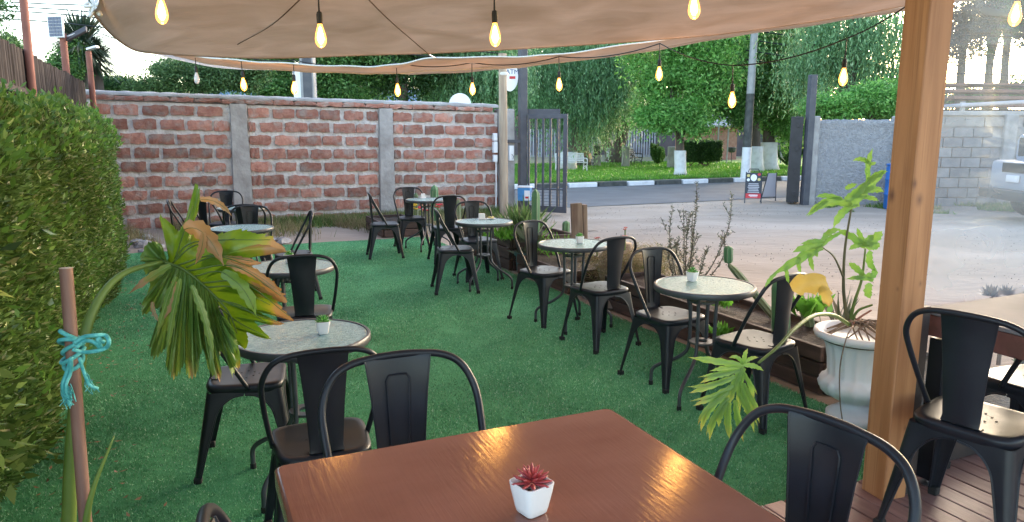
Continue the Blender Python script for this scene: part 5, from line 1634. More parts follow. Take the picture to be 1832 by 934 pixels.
for pts, w in (([(240, 470), (150, 510), (-10, 612)], 26), ([(240, 462), (160, 462), (98, 497)], 20), ([(250, 450), (200, 435), (133, 460)], 13), ([(240, 440), (260, 395), (322, 388)], 18),
               ([(180, 500), (180, 545), (197, 584)], 13), ([(130, 520), (122, 560), (137, 594)], 12), ([(70, 560), (70, 610), (82, 642)], 11), ([(212, 475), (205, 500), (214, 520)], 10), ([(25, 590), (-10, 620), (-30, 660)], 11), ([(235, 470), (270, 420), (345, 400)], 12)):
    vl(pts, w * .85, D=3.6)
for pts, w in (([(440, 475), (380, 420), (300, 388)], 20), ([(438, 470), (410, 420), (398, 382)], 14), ([(440, 470), (485, 430), (515, 398)], 26), ([(430, 465), (395, 455), (358, 487)], 14),
               ([(442, 480), (480, 455), (505, 472)], 24), ([(440, 470), (450, 435), (475, 415)], 20), ([(462, 490), (440, 545), (485, 585)], 17), ([(430, 605), (390, 560), (358, 545)], 17),
               ([(475, 628), (420, 605), (345, 622)], 13), ([(440, 600), (490, 620), (478, 560)], 18), ([(462, 640), (435, 680), (462, 712)], 22), ([(440, 600), (410, 620), (380, 610)], 12)):
    vl(pts, w * .88, D=3.9)
L2(mbA.build('upper_leaves', 'philo_young', URN, smooth=2, attr=True), URN)
mbB = MB()
def wl(pts, w, dz=0, wi=(.0, .28), teeth=5): lobe(mbB, pts, w, wi, dz, mp=WX, D=3.05, scale=.2141, teeth=teeth, n=14)
for pts, w in (([(475, 255), (250, 215), (8, 183)], 40), ([(470, 250), (560, 240), (637, 297)], 28), ([(470, 240), (470, 170), (505, 108)], 24), ([(460, 245), (430, 150), (340, 190)], 22), ([(480, 230), (520, 180), (595, 185)], 20),
               ([(440, 290), (250, 320), (100, 402)], 34), ([(400, 340), (200, 430), (12, 482)], 36), ([(385, 420), (220, 520), (42, 592)], 34), ([(350, 470), (130, 600), (112, 805)], 44), ([(345, 520), (190, 680), (185, 882)], 36),
               ([(345, 560), (250, 660), (262, 765)], 34), ([(350, 560), (320, 700), (352, 865)], 40), ([(400, 540), (410, 700), (468, 890)], 36), ([(450, 440), (520, 620), (558, 815)], 32), ([(465, 400), (560, 580), (602, 735)], 30),
               ([(470, 310), (540, 430), (555, 545)], 24), ([(465, 260), (380, 420), (330, 620)], 40), ([(470, 270), (420, 450), (440, 640)], 34), ([(440, 270), (330, 260), (180, 300)], 26), ([(420, 480), (500, 600), (520, 700)], 30)):
    wl(pts, w * .78)
    if pts[2][1] > 380:
        for q_ in (-1, 1):
            ex, ey = pts[2][0] + q_ * rnd.uniform(14, 30), pts[2][1] - rnd.uniform(20, 70)
            wl([pts[0], (pts[1][0] + q_ * 12, pts[1][1]), (ex, ey)], w * .42, rnd.uniform(-.02, .02))
dl = L2(mbB.build('drooping_leaf', 'philo_young', URN, smooth=2, attr=True), URN)
L2(VEINS[id(mbB)].build('veins', 'vein_pale', dl, smooth=2), URN)
def stem(pts, r0, r1, mp, mat, nm='petiole'):
    q = smooth_path([mp(*p) for p in pts]); L2(MB().tube(q, [r0 + (r1 - r0) * i / (len(q) - 1) for i in range(len(q))], 8).build(nm, mat, URN, smooth=2), URN)
stem([(360, 835, 3.92), (345, 760, 3.92), (335, 650, 3.92), (342, 480, 3.9), (372, 290, 3.87)], .013, .005, VX, 'stem_brown', 'stem')
stem([(338, 622, 3.92), (292, 520, 3.8), (236, 472, 3.6)], .006, .0035, VX, 'stem_brown')
stem([(362, 830, 3.92), (385, 730, 3.92), (420, 620, 3.92), (437, 478, 3.9)], .011, .005, VX, 'stem_green')
stem([(365, 835, 3.9), (290, 790, 3.75), (200, 790, 3.5), (110, 850, 3.3), (30, 935, 3.15), (-60, 1010, 3.06)], .013, .006, VX, 'stem_green')
stem([(370, 835, 3.92), (400, 770, 3.92), (470, 740, 3.9)], .009, .006, VX, 'stem_green')
stem([(365, 840, 3.92), (410, 800, 3.9), (465, 765, 3.9)], .007, .005, VX, 'terracotta', 'dead_petiole')
for k in range(34):
    a = rnd.uniform(0, 6.28); r = rnd.uniform(.03, .10); a2 = a + rnd.uniform(-1.2, 1.2)
    q = [Vector((ug.x, ug.y, .53 + rnd.uniform(0, .05))) , Vector((ug.x + r * math.cos(a), ug.y + r * math.sin(a), .53 + rnd.uniform(.01, .06))), Vector((ug.x + .19 * math.cos(a2), ug.y + .19 * math.sin(a2), .50))]
    q = smooth_path(q, 5); L2(MB().tube(q, .0045, 5).build('aerial_root', 'root', URN, smooth=2), URN)
for dx in (-.19, -.02):
    q = smooth_path([Vector((ug.x + dx * .5, ug.y - .1, .58)), Vector((ug.x + dx, ug.y - .235, .55)), Vector((ug.x + dx * 1.15, ug.y - .25, .40)), Vector((ug.x + dx * 1.0, ug.y - .22, .20)), Vector((ug.x + dx * .8, ug.y - .2, .05))])
    L2(MB().tube(q, .0035, 5).build('aerial_root', 'root', URN, smooth=2), URN)
mb = MB()
lobe(mb, [(98, 676), (180, 610), (272, 668)], 52, (.05, .3), 0, mp=VX, D=3.50, scale=.3853, teeth=2, fold=.9, tooth=.25)
lobe(mb, [(225, 655), (262, 690), (268, 752)], 26, (.1, .5), -.01, mp=VX, D=3.50, scale=.3853, teeth=2, fold=.8)
yl = K(1450, 520, 3.5); o = mb.build('dead_leaf', 'philo_dead', smooth=2, attr=True); o.location = (0, 0, 0)
tag(o, 'curled yellow dead leaf lying over the back of the chair by the urn', 'leaf')

# --- cacti, shrubs and small planter plants
def cactus(label, base, top, r, mat='cactus', ribs=7, cat='cactus'):
    e = empty('cactus', base, 0, label, cat)
    mb = MB(); b = Vector(base); t = Vector(top); n = 28; rows = []
    for i in range(15):
        f = i / 14; c = (t - b) * f
        rr = r * (1 if f < .85 else math.sqrt(max(.02, 1 - ((f - .85) / .15) ** 2))) * (.85 + .15 * min(1, f * 5))
        rows.append([(c.x + rr * (1 + .16 * math.cos(ribs * 2 * math.pi * k / n)) * math.cos(2 * math.pi * k / n), c.y + rr * (1 + .16 * math.cos(ribs * 2 * math.pi * k / n)) * math.sin(2 * math.pi * k / n), c.z) for k in range(n + 1)])
    mb.grid(rows); mb.build('column', mat, e, smooth=2)
    mb = MB()
    for k in range(ribs):
        a = 2 * math.pi * k / ribs
        mb.tube([((t - b) * f + Vector((r * 1.17 * math.cos(a), r * 1.17 * math.sin(a), 0))) for f in (.04, .3, .6, .84)], r * .05, 4)
    mb.build('spines', 'cactus_rib', e)
    return e
b = S(3.85, 3.9, .26); cactus('leaning old grey-green cactus behind the front right glass table', b, K(1303, 470, b.y + .1), .030, 'cactus_old', 6)
bb = K(1303, 470, b.y + .1); cactus('short knob-like green cactus tip on top of the leaning cactus', bb, K(1303, 440, b.y + .1), .028, 'cactus', 6)
b = G(1397, 600, .28); cactus('upright green column cactus right of the leaning one, behind the chair', b, K(1397, 498, b.y), .052, 'cactus', 6)
b = S(3.9, 3.65, .28); cactus('thin dark cactus stump beside the leaning cactus', b, b + Vector((-.05, 0, .16)), .035, 'cactus_old')
b = S(3.9, 7.5, .25); t = K(958, 338, b.y); b2 = K(958, 420, b.y); cactus('tall slim green cactus seen in front of the gate bars', (b2.x, b2.y, .3), t, .045, 'cactus', 5)
b = G(1012, 425, .3); cactus('green cactus beside the upright wooden plank', b, K(1013, 395, b.y), .040, 'cactus', 6)
for px, py, lab in ((777, 331, 'tallest green cactus in front of the brick wall, right of the pillar'), (744, 345, 'thin pale cactus left of the tallest wall cactus'), (802, 352, 'pale thin cactus right of the tallest wall cactus'), (820, 356, 'low pale cactus nearest the electric conduit')):
    t = K(px, py, 11.9 if px > 760 else 12.1); cactus(lab, (t.x, t.y, .2 if px < 810 else 0), t, .055 if px == 777 else .035, 'cactus' if px == 777 else 'cactus_old', 6)
def tuft(name, label, cat, c, n, Lr, Wr, mat, spread=.12, up=1.0, droop=0.0):
    e = empty(name, c, 0, label, cat)
    C = nrng.normal(0, 1, (n, 3)) * np.array([spread, spread, .01])
    D = unit(np.stack([nrng.normal(0, .6, n), nrng.normal(0, .6, n), np.full(n, up)], 1))
    tag(cloud('foliage', leaves(C, D, nrng.uniform(*Lr, n), nrng.uniform(*Wr, n)), mat, e), kind='stuff')
    return e
p = G(914, 425, .40); tuft('leafy_herb', 'bright green leafy herb in the tall planter crate', 'plant', p, 260, (.07, .16), (.02, .035), 'leaf_bright', .13)
p = G(935, 418, .42); tuft('spiky_shrub', 'grey green spiky leaved shrub in the planter crate', 'shrub', p, 130, (.25, .50), (.025, .04), 'leaf_bush', .09, 1.1)
p = G(944, 432, .40); tuft('agave', 'pale curling agave at the right end of the planter crate', 'plant', p, 40, (.16, .30), (.04, .06), 'leaf_rosemary', .05, .5)
p = G(1000, 452, .26); tuft('grassy_plant', 'yellow green grassy leaves under the middle glass table', 'plant', p, 150, (.10, .24), (.010, .02), 'leaf_bright', .16)
p = G(1290, 548, .30); tuft('leafy_sprout', 'fresh green sprout at the edge of the long planter, upper one', 'plant', p, 40, (.05, .10), (.025, .04), 'leaf_bright', .025)
p = G(1290, 600, .20); tuft('leafy_sprout', 'fresh green sprout growing beside the front right table legs', 'plant', p, 36, (.05, .11), (.025, .045), 'leaf_bright', .02)
p = G(1450, 560, .45); tuft('yellow_sprout', 'yellow-green leaves showing left of the white urn', 'plant', p, 40, (.10, .18), (.04, .07), 'leaf_bright', .05)
p = S(4.0, 3.5, .3); tuft('aloe', 'pale aloe leaves behind the chair by the urn', 'plant', p, 18, (.20, .34), (.02, .035), 'leaf_rosemary', .03, 1.4)
def flowers(label, px, py, D, mat, n=9, r=.03, spread=.06):
    c = K(px, py, D); e = empty('flowers', (c.x, c.y, max(0, c.z - .18)), 0, label, 'flowers')
    for k in range(n):
        dx, dy, dz = rnd.uniform(-spread, spread), rnd.uniform(-spread, spread), rnd.uniform(.12, .24)
        mb = MB()
        for q in range(6):
            a = q * math.pi / 3; mb.box((dx + r * .6 * math.cos(a), dy + r * .6 * math.sin(a), dz), (r * .8, r * .5, r * .35), Matrix.Rotation(a, 3, 'Z') @ Matrix.Rotation(-.5, 3, 'Y'))
        mb.build('bloom', mat, e, bevel=r * .08)
        MB().tube([(dx * .5, dy * .5, 0), (dx, dy, dz)], .003, 4).build('stem', 'stem_green', e)
flowers('cluster of yellow flowers in front of the brick wall', 742, 370, 11.6, 'flower_yellow', 5, .035, .05)
flowers('cluster of red flowers left, under the farthest glass table', 757, 374, 11.5, 'flower_red', 5, .035, .06)
flowers('cluster of red flowers right, between the farthest table and the dark chair', 784, 370, 11.7, 'flower_red', 5, .035, .05)
flowers('small pink flowers on thin stems above the straw-clad jar, right', 1119, 413, 6.6, 'flower_pink', 4, .018, .03)
flowers('small pink flowers behind the rim of the middle glass table', 1070, 425, 7.0, 'flower_pink', 4, .02, .03)
# upright plank and teal pot
b = S(4.0, 7.12, 0); e = empty('wooden_plank', b, R(12), 'weathered upright wooden plank standing in the planter row', 'plank')
MB().box((-.02, 0, .42), (.13, .035, .84), Matrix.Rotation(R(-3), 3, 'Y')).build('left_board', 'old_wood', e, bevel=.004)
MB().box((.075, .03, .41), (.05, .09, .82), Matrix.Rotation(R(-2), 3, 'Y')).build('right_board', 'old_wood', e, bevel=.004)
b = G(938, 487); e = empty('teal_pot', b, 0, 'dark teal flower pot holding an aloe, beside the planter crate', 'pot')
MB().lathe([(.085, 0), (.10, .20), (.118, .205), (.118, .24), (.105, .24), (.10, .20), (.001, .20)], 24).build('pot', 'teal_pot', e, smooth=True)
n = 22; C = np.zeros((n, 3)) + np.array([0, 0, .2]); D = unit(np.stack([nrng.normal(0, .8, n), nrng.normal(0, .8, n), np.full(n, .7)], 1))
cloud('aloe_leaves', leaves(C, D, nrng.uniform(.12, .24, n), .045), 'leaf_rosemary', e)
# straw-clad terracotta jar
b = S(3.95, 6.15, .0); e = empty('straw_jar', b, 0, 'big round terracotta jar wrapped in straw netting behind the middle chairs', 'jar')
MB().lathe([(.10, .02), (.20, .12), (.245, .25), (.23, .38), (.17, .46), (.10, .49), (.10, .52)], 28).build('jar', 'straw', e, smooth=2)
n = 9000; a = nrng.uniform(0, 6.28, n); z = nrng.uniform(0.0, .48, n); rr = .24 + .05 * np.sin(a * 3) + nrng.uniform(0, .05, n)
C = np.stack([rr * np.cos(a) + nrng.normal(.12, .14, n), rr * np.sin(a) - .06, z * (1 - .0)], 1)
D = np.stack([nrng.normal(0, 1, n), nrng.normal(0, 1, n), nrng.normal(-.3, .8, n)], 1)
tag(cloud('straw', leaves(C, D, nrng.uniform(.06, .16, n), .004), 'dry_blade', e), kind='stuff')
# stones between turf and jar
b = S(3.5, 6.0); e = empty('edge_stones', b, A, 'grey stones and clods edging the turf by the straw-clad jar', 'stones')
for i in range(16):
    mb = MB(); r = rnd.uniform(.05, .11)
    mb.lathe([(r * .6, 0), (r, r * .3), (r * .8, r * .8), (r * .4, r)], 8)
    mb.v = [(x + rnd.uniform(-.2, .2) * r, y + rnd.uniform(-.2, .2) * r, z + rnd.uniform(-.1, .1) * r) for x, y, z in mb.v]
    o = mb.build('stone', 'stone', e); o.location = (rnd.uniform(-.05, .3), rnd.uniform(-.35, .5), 0)
# rosemary
def shrub(label, base, H, spread, mat, wood='bark', nb=16, seed=1, leafL=.03, leafW=.006, dens=1.0, cat='shrub', name='rosemary_bush'):
    r = random.Random(seed); e = empty(name, base, 0, label, cat)
    mb = MB(); Cs = []; Ds = []
    for k in range(nb):
        a = r.uniform(0, 6.28); rad = r.uniform(.15, 1) * spread; h = H * r.uniform(.45, 1.0)
        p = [Vector((0, 0, 0)), Vector((rad * .6 * math.cos(a), rad * .6 * math.sin(a), h * .3)), Vector((rad * math.cos(a), rad * math.sin(a), h * .7)), Vector((rad * 1.02 * math.cos(a + .1), rad * 1.02 * math.sin(a + .1), h))]
        q = smooth_path(p, 8)
        mb.tube(q, [.007 * (1 - .8 * i / (len(q) - 1)) for i in range(len(q))], 5)
        for j in range(4, len(q) - 1):
            if r.random() < .25:
                d = Vector((r.uniform(-1, 1), r.uniform(-1, 1), r.uniform(.6, 1.5))).normalized() * r.uniform(.08, .2) * H
                tw = [q[j], q[j] + d * .5 + Vector((0, 0, -.01)), q[j] + d]; mb.tube(tw, .002, 4)
                for s_ in range(int(26 * dens)): f = r.random(); Cs.append(q[j] + d * f); Ds.append((r.uniform(-1, 1), r.uniform(-1, 1), r.uniform(-.2, 1)))
            for s_ in range(int(9 * dens)):
                f = r.random(); Cs.append(q[j] * (1 - f) + q[j + 1] * f); Ds.append((r.uniform(-1, 1), r.uniform(-1, 1), r.uniform(-.1, 1)))
    mb.build('twigs', wood, e)
    Cs = np.array([tuple(c) for c in Cs]); Ds = np.array(Ds)
    n = len(Cs)
    tag(cloud('foliage', leaves(Cs, Ds, nrng.uniform(leafL * .6, leafL * 1.3, n), leafW), mat, e), kind='stuff')
    return e
b = S(3.98, 5.15, .16); shrub('tall wiry grey-green rosemary bush between the right-hand chairs', b, .95, .36, 'leaf_rosemary', nb=11, seed=5, leafW=.008, dens=.9)
b = S(3.95, 7.3, .2)
b = S(4.0, 2.2, .2); shrub('leafy green shrub seen through the clear curtain beside the post', b, .72, .20, 'leaf_mid', nb=12, seed=9, leafL=.05, leafW=.018, name='leafy_shrub')
def rosette(label, c, L_, n=26, mat='leaf_agave'):
    e = empty('agave_rosette', c, 0, label, 'succulent')
    C = np.zeros((n, 3)); a = np.arange(n) * 2.4; t = np.linspace(.15, 1.2, n)
    D = np.stack([np.cos(a) * np.cos(t), np.sin(a) * np.cos(t), np.sin(t)], 1)
    cloud('leaves', leaves(C, D, L_ * nrng.uniform(.8, 1, n), L_ * .30, nrm=np.stack([-np.sin(a) * 0, 0 * a, np.ones(n)], 1) + 0.01), mat, e)
p = G(1790, 660, .40); rosette('grey rosette succulent behind the curtain, below the counter', S(3.75, 1.75, .34), .15)
rosette('grey rosette succulent behind the curtain, beside the larger one', S(3.95, 1.45, .34), .13)
p = K(1772, 530, 4.2); rosette('pale rosette succulent seen just above the counter top, left', p, .09); p = K(1800, 528, 4.3); rosette('pale rosette succulent seen just above the counter top, right', p, .08)
for k, (px, D) in enumerate(((1772, 4.2), (1800, 4.3))):
    p = K(px, 532, D); e = empty('agave_stalk', (p.x, p.y, .2), 0, ('bare grey succulent stalk holding up the left rosette', 'bare grey succulent stalk holding up the right rosette')[k], 'plant')
    MB().tube([(0, 0, 0), (.01, 0, p.z - .2)], .012, 6).build('stalk', 'bark_pale', e)

# ================================================================== HEDGE
hedge = empty('hedge', S(-.98, 6, 0), A, 'long clipped leafy green hedge filling the left side', 'hedge')
HV0, HV1 = 1.2, 9.55                               # along v
def hedge_surf(n, back=False):
    """points on a rounded box profile, u from -1.32 (fence side) to -.70 (turf side)"""
    v = HV0 + (HV1 - HV0) * nrng.random(n) ** 1.35
    s = nrng.random(n) * 2.45
    H = 1.74 + 0.05 * np.sin(v * 2.1) + .03 * np.sin(v * 5.7)
    u = np.where(s < 1.75, -.70 + .05 * np.sin(v * 1.7 + s * 2) + .03 * np.sin(v * 4.9 + s * 7) - 0.0 * s, -.70 - (s - 1.75) * .95)
    z = np.where(s < 1.75, s / 1.75 * H, H)
    # round the shoulder and the far end
    k = np.clip((z - (H - .35)) / .35, 0, 1); u = np.where(s < 1.75, u - .22 * k ** 2.2, u - .0)
    z = np.where(s >= 1.75, H - .00 + 0.03 - .25 * np.clip(.22 - (-.70 - u), 0, 1), z)
    u = np.where(s >= 1.75, np.minimum(u, -.86), u)
    low = np.clip((.35 - z) / .35, 0, 1); u = u - .12 * low
    nu = np.where(s < 1.75, 1 - .6 * k, .15); nz = np.where(s < 1.75, .15 + .9 * k, 1.0)
    return u, v, z, nu, nz
def hleaves(n, Lr, Wr, mat, depth, lift=0.0):
    u, v, z, nu, nz = hedge_surf(n)
    d = np.abs(nrng.normal(0, depth, n)) - lift
    cl = .035 * np.sin(u * 21 + v * 13) * np.sin(z * 17 + v * 6)
    u = u - nu * (d - cl); z = z - nz * (d - cl)
    z = np.maximum(z, .02)
    C = np.stack([u - (-.98), v - 6, z], 1)
    D = np.stack([nu * .8 + nrng.normal(0, .55, n), nrng.normal(0, .7, n), nz * .55 + .35 + nrng.normal(0, .45, n)], 1)
    return leaves(C, D, nrng.uniform(*Lr, n), nrng.uniform(*Wr, n), fold=.2)
V1 = hleaves(190000, (.028, .054), (.008, .014), 'hedge_leaf', .05)
tag(cloud('foliage', V1, 'hedge_leaf', hedge), kind='stuff')
# far end cap
n = 14000; a = nrng.uniform(0, 1, n); zz = nrng.uniform(0, 1.76, n); uu = -.74 - .6 * a
vv = HV1 + .0 + .18 * np.sqrt(np.clip(1 - ((a * 2 - 1)) ** 2, 0, 1)) - np.abs(nrng.normal(0, .05, n))
C = np.stack([uu + .98, vv - 6, zz], 1); D = np.stack([nrng.normal(.3, .5, n), nrng.normal(.7, .5, n), nrng.normal(.4, .5, n)], 1)
tag(cloud('end_foliage', leaves(C, D, nrng.uniform(.035, .06, n), nrng.uniform(.014, .024, n)), 'hedge_leaf', hedge), kind='stuff')
# fresh shoots along the top and front
n = 15000; u, v, z, nu, nz = hedge_surf(n); k = (z > 1.45) | (nrng.random(n) < .10); u, v, z, nu, nz = [x[k] for x in (u, v, z, nu, nz)]; n = len(u)
sh = nrng.uniform(0, .07, n) * (1 + (nrng.random(n) < .05) * 1.2)
C = np.stack([u + nu * sh * .6 + .98, v - 6, z + nz * sh], 1); D = np.stack([nu * .5 + nrng.normal(0, .5, n), nrng.normal(0, .5, n), .7 + nrng.normal(0, .4, n)], 1)
tag(cloud('young_shoots', leaves(C, D, nrng.uniform(.04, .07, n), nrng.uniform(.016, .028, n)), 'hedge_tip', hedge), kind='stuff')
# larger laurel-like leaves low down near the camera
n = 2600; v = HV0 + 2.6 * nrng.random(n); z = nrng.uniform(.05, 1.25, n); u = -.68 + nrng.normal(0, .035, n)
k = np.sin(v * 7) + np.sin(z * 9 + v * 3) > .5; v, z, u = v[k], z[k], u[k]; n = len(u)
C = np.stack([u + .98, v - 6, z], 1); D = np.stack([.5 + nrng.normal(0, .4, n), nrng.normal(0, .8, n), nrng.normal(0, .35, n)], 1)
tag(cloud('broad_leaves', leaves(C, D, nrng.uniform(.06, .10, n), nrng.uniform(.025, .038, n), nrm=np.tile([0, 0, 1.], (n, 1)) + nrng.normal(0, .4, (n, 3))), 'hedge_leaf', hedge), kind='stuff')
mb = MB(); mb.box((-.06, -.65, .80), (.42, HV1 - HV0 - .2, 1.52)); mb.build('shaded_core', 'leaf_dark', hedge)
mb = MB()
for k in range(40):
    y = rnd.uniform(HV0 - 6, HV1 - 6.3); mb.tube([(rnd.uniform(.0, .12), y, 0), (rnd.uniform(.05, .2), y + rnd.uniform(-.1, .1), .3), (rnd.uniform(.05, .22), y + rnd.uniform(-.15, .15), .6)], .008, 5)
mb.build('stems', 'bark', hedge)

# ================================================================== TREES
def tree(label, base, trunk_r, trunk_pts, blobs, n, mat, L_=(.10, .18), W_=(.05, .08), group=None, bark='bark', white=None, weep=0.0, clumps=60, limbs=6, cl_r=.32, name='tree', seed=0):
    """blobs: (centre, rx, ry, rz). Leaves gather in clumps over the blobs; weep>0 hangs them in strands"""
    e = empty(name, base, 0, label, 'tree', group)
    b = Vector(base); r = random.Random(seed + 3)
    if trunk_pts:
        mb = MB(); q = smooth_path([Vector(p) - b for p in trunk_pts], 5)
        N = len(q) - 1
        mb.tube(q, [trunk_r * (1.25 if i == 0 else 1) * (1 - .5 * i / N) * r.uniform(.93, 1.07) for i in range(N + 1)], 12)
        tr = mb.build('trunk', bark, e, smooth=2)
        if white:
            mb = MB(); h = white; qq = [p for p in q if p.z <= h + .01]
            if len(qq) < 2: qq = [q[0], q[0] + (q[1] - q[0]).normalized() * h]
            else: qq = qq + [Vector((qq[-1].x, qq[-1].y, h))]
            mb.tube(qq, [trunk_r * 1.33] + [trunk_r * 1.08] * (len(qq) - 1), 12)
            mb.build('whitewash', 'white_paint', tr, smooth=2)
        tops = q[-1]
        mb = MB()
        for k in range(limbs):
            c, rx, ry, rz = blobs[k % len(blobs)]
            t = Vector(c) - b + Vector((r.uniform(-.5, .5) * rx, r.uniform(-.5, .5) * ry, r.uniform(-.3, .5) * rz))
            m_ = tops * .55 + t * .45 + Vector((r.uniform(-.3, .3), 0, .25))
            s0 = q[int(N * r.uniform(.6, 1))]
            pth = smooth_path([s0, m_, t], 5); mb.tube(pth, [trunk_r * .42 * (1 - .8 * i / (len(pth) - 1)) for i in range(len(pth))], 7)
        mb.build('limbs', bark, e, smooth=2)
    vol = np.array([bl[1] * bl[2] * bl[3] for bl in blobs]) ** .67; vol = vol / vol.sum()
    Cs = []; Ds = []
    nc = clumps
    idx = nrng.choice(len(blobs), nc, p=vol)
    cen = np.array([tuple(blobs[i][0]) for i in idx]); rad = np.array([blobs[i][1:4] for i in idx])
    d = unit(nrng.normal(size=(nc, 3))); rr = nrng.uniform(.45, 1.0, (nc, 1)) ** .6
    CC = cen + d * rr * rad
    csz = nrng.uniform(.6, 1.3, (nc, 1)) * cl_r
    per = max(1, n // nc)
    which = nrng.integers(0, nc, n)
    if weep > 0:
        ns = n // 14
        wi = nrng.integers(0, nc, ns)
        st = CC[wi] + nrng.normal(size=(ns, 3)) * csz[wi] * np.array([1, 1, .5])
        Ls = nrng.uniform(.4, 1.0, ns) * weep
        t = np.tile(np.linspace(0, 1, 14), ns); I = np.repeat(np.arange(ns), 14)
        sway = nrng.normal(0, .12, (ns, 2))
        C = st[I] + np.stack([sway[I, 0] * t ** 1.5 * Ls[I], sway[I, 1] * t ** 1.5 * Ls[I], -t * Ls[I]], 1) + nrng.normal(0, .015, (ns * 14, 3))
        D = np.stack([nrng.normal(0, .45, ns * 14), nrng.normal(0, .45, ns * 14), -np.ones(ns * 14)], 1)
    else:
        C = CC[which] + nrng.normal(size=(n, 3)) * csz[which] * np.array([.6, .6, .42])
        D = nrng.normal(size=(n, 3)) + np.array([0, 0, -.35]) + unit(C - CC[which]) * .5
    n2 = len(C)
    V = leaves(C - np.array(tuple(b)), D, nrng.uniform(*L_, n2), nrng.uniform(*W_, n2), fold=.15)
    tag(cloud('crown', V, mat, e), kind='stuff')
    return e
def B(px, py, D, rx, ry=None, rz=None):            # blob from the photo survey, radii in photo pixels
    k = D * 1.02 / FPX
    return (K(px, py, D), rx * k, (ry or rx) * k, (rz or ry or rx) * k)
def TP(px0, py0, px1, py1, D, zb=.12, mid=None):
    a = K(px0, py0, D); a.z = zb; c = K(px1, py1, D)
    m_ = (a + c) / 2 if mid is None else K(mid[0], mid[1], D)
    return [a, m_, c]
# bright robinia in the middle
D = 26.5
tp = TP(1217, 321, 1216, 215, D)
tree('bright green feathery tree with a whitewashed trunk at the centre of the kerb', tp[0], .20, tp, [B(1215, 150, D, 75, 60, 60), B(1180, 110, D + .5, 62, 50, 50), B(1265, 120, D, 62, 50, 50), B(1215, 215, D - .5, 55, 40, 28), B(1170, 190, D, 36, 30, 34), B(1225, 60, D, 95, 60, 45), B(1290, 90, D + 1, 40), B(1245, 205, D - .5, 28, 28, 34)],
     34000, 'leaf_robinia', (.10, .19), (.045, .08), white=.9, clumps=230, cl_r=.40, seed=1)
# weeping pepper trees
D = 31
tp = TP(1015, 300, 1030, 190, D)
tree('weeping pepper tree with pale trunk and white base behind the white bench', tp[0], .33, tp, [B(960, 120, D, 60, 60, 60), B(1030, 130, D, 75, 60, 70), B(1090, 150, D, 50, 50, 60), B(1000, 60, D, 120, 60, 60), B(1110, 90, D, 50)],
     60000, 'leaf_pepper', (.10, .20), (.03, .055), white=.75, weep=2.2, clumps=130, cl_r=.5, bark='bark_pale', seed=2)
D = 35
tp = TP(1042, 290, 1046, 190, D)
tree('dark trunked pepper tree behind the pale trunk in the park', tp[0], .36, tp, [B(1050, 160, D, 60, 50, 40), B(1100, 130, D, 60)], 20000, 'leaf_dark', (.12, .22), (.05, .08), weep=1.2, clumps=60, cl_r=.6, seed=3)
D = 38
a = K(1098, 285, D); a.z = .12
tree('dark forked tree leaning right above the park benches', a, .42, [a, K(1112, 245, D), K(1125, 205, D)], [B(1120, 170, D, 70, 60, 50), B(1150, 120, D, 60), B(1070, 180, D, 45)], 24000, 'leaf_dark', (.13, .24), (.05, .09), clumps=90, cl_r=.6, seed=4)
a = K(1098, 283, D + 1); a.z = .12
tree('dark forked tree leaning left, twin of the one above the benches', a, .34, [a, K(1082, 248, D + 1), K(1070, 215, D + 1)], [B(1060, 170, D, 50, 50, 40)], 12000, 'leaf_mid', (.13, .24), (.05, .09), clumps=50, cl_r=.6, seed=5)
# right of the pole
D = 29.5
tp = TP(1352, 316, 1350, 190, D)
tree('leafy tree with whitewashed trunk directly right of the utility pole', tp[0], .27, tp, [B(1350, 110, D, 65, 60, 70), B(1330, 190, D, 35, 30, 30), B(1400, 130, D, 50), B(1370, 40, D, 90, 60, 50), B(1310, 200, D + 1, 40, 30, 26), B(1290, 150, D + 2, 40)],
     32000, 'leaf_mid', (.11, .20), (.05, .085), white=1.0, clumps=150, cl_r=.5, seed=6)
D = 30.5
tp = TP(1376, 312, 1374, 200, D)
tree('second whitewashed tree, between the utility pole and the black gate', tp[0], .32, tp, [B(1385, 180, D, 45, 50, 40), B(1420, 170, D, 40, 40, 60), B(1395, 210, D, 35, 30, 30), B(1430, 230, D, 22, 22, 36)],
     24000, 'leaf_robinia', (.10, .19), (.045, .08), white=1.15, clumps=110, cl_r=.5, seed=7)
D = 24.5
a = K(1505, 330, D); a.z = 0
tree('tall dark weeping tree rising behind the grey plastered wall', a, .35, [a, K(1510, 200, D), K(1530, 60, D)], [B(1500, 40, D, 80, 60, 50), B(1570, 70, D, 60, 60, 60), B(1460, 90, D, 40, 50, 50), B(1590, 130, D, 40), B(1540, 0, D, 100, 60, 30)],
     32000, 'leaf_pepper', (.09, .18), (.03, .05), weep=1.9, clumps=80, cl_r=.4, seed=8)
D = 21
a = K(1560, 330, D); a.z = 0
tree('small bright green bushy tree looking over the grey plastered wall', a, .12, [a, K(1560, 230, D), K(1562, 190, D)], [B(1560, 182, D, 52, 40, 26), B(1500, 190, D, 32, 30, 22), B(1600, 175, D, 30), B(1470, 195, D, 22, 22, 14)],
     14000, 'leaf_robinia', (.08, .15), (.035, .06), clumps=80, cl_r=.28, seed=9)
D = 27
a = K(1480, 330, D + 5); a.z = 0
tree('dark loose tree behind the tall gate post on the right', a, .3, [a, K(1480, 200, D + 5), K(1470, 100, D + 5)], [B(1470, 150, D + 5, 45, 50, 40), B(1520, 130, D + 5, 45), B(1440, 60, D + 5, 50)], 7500, 'leaf_dark', (.11, .2), (.04, .07), clumps=60, cl_r=.5, seed=10)
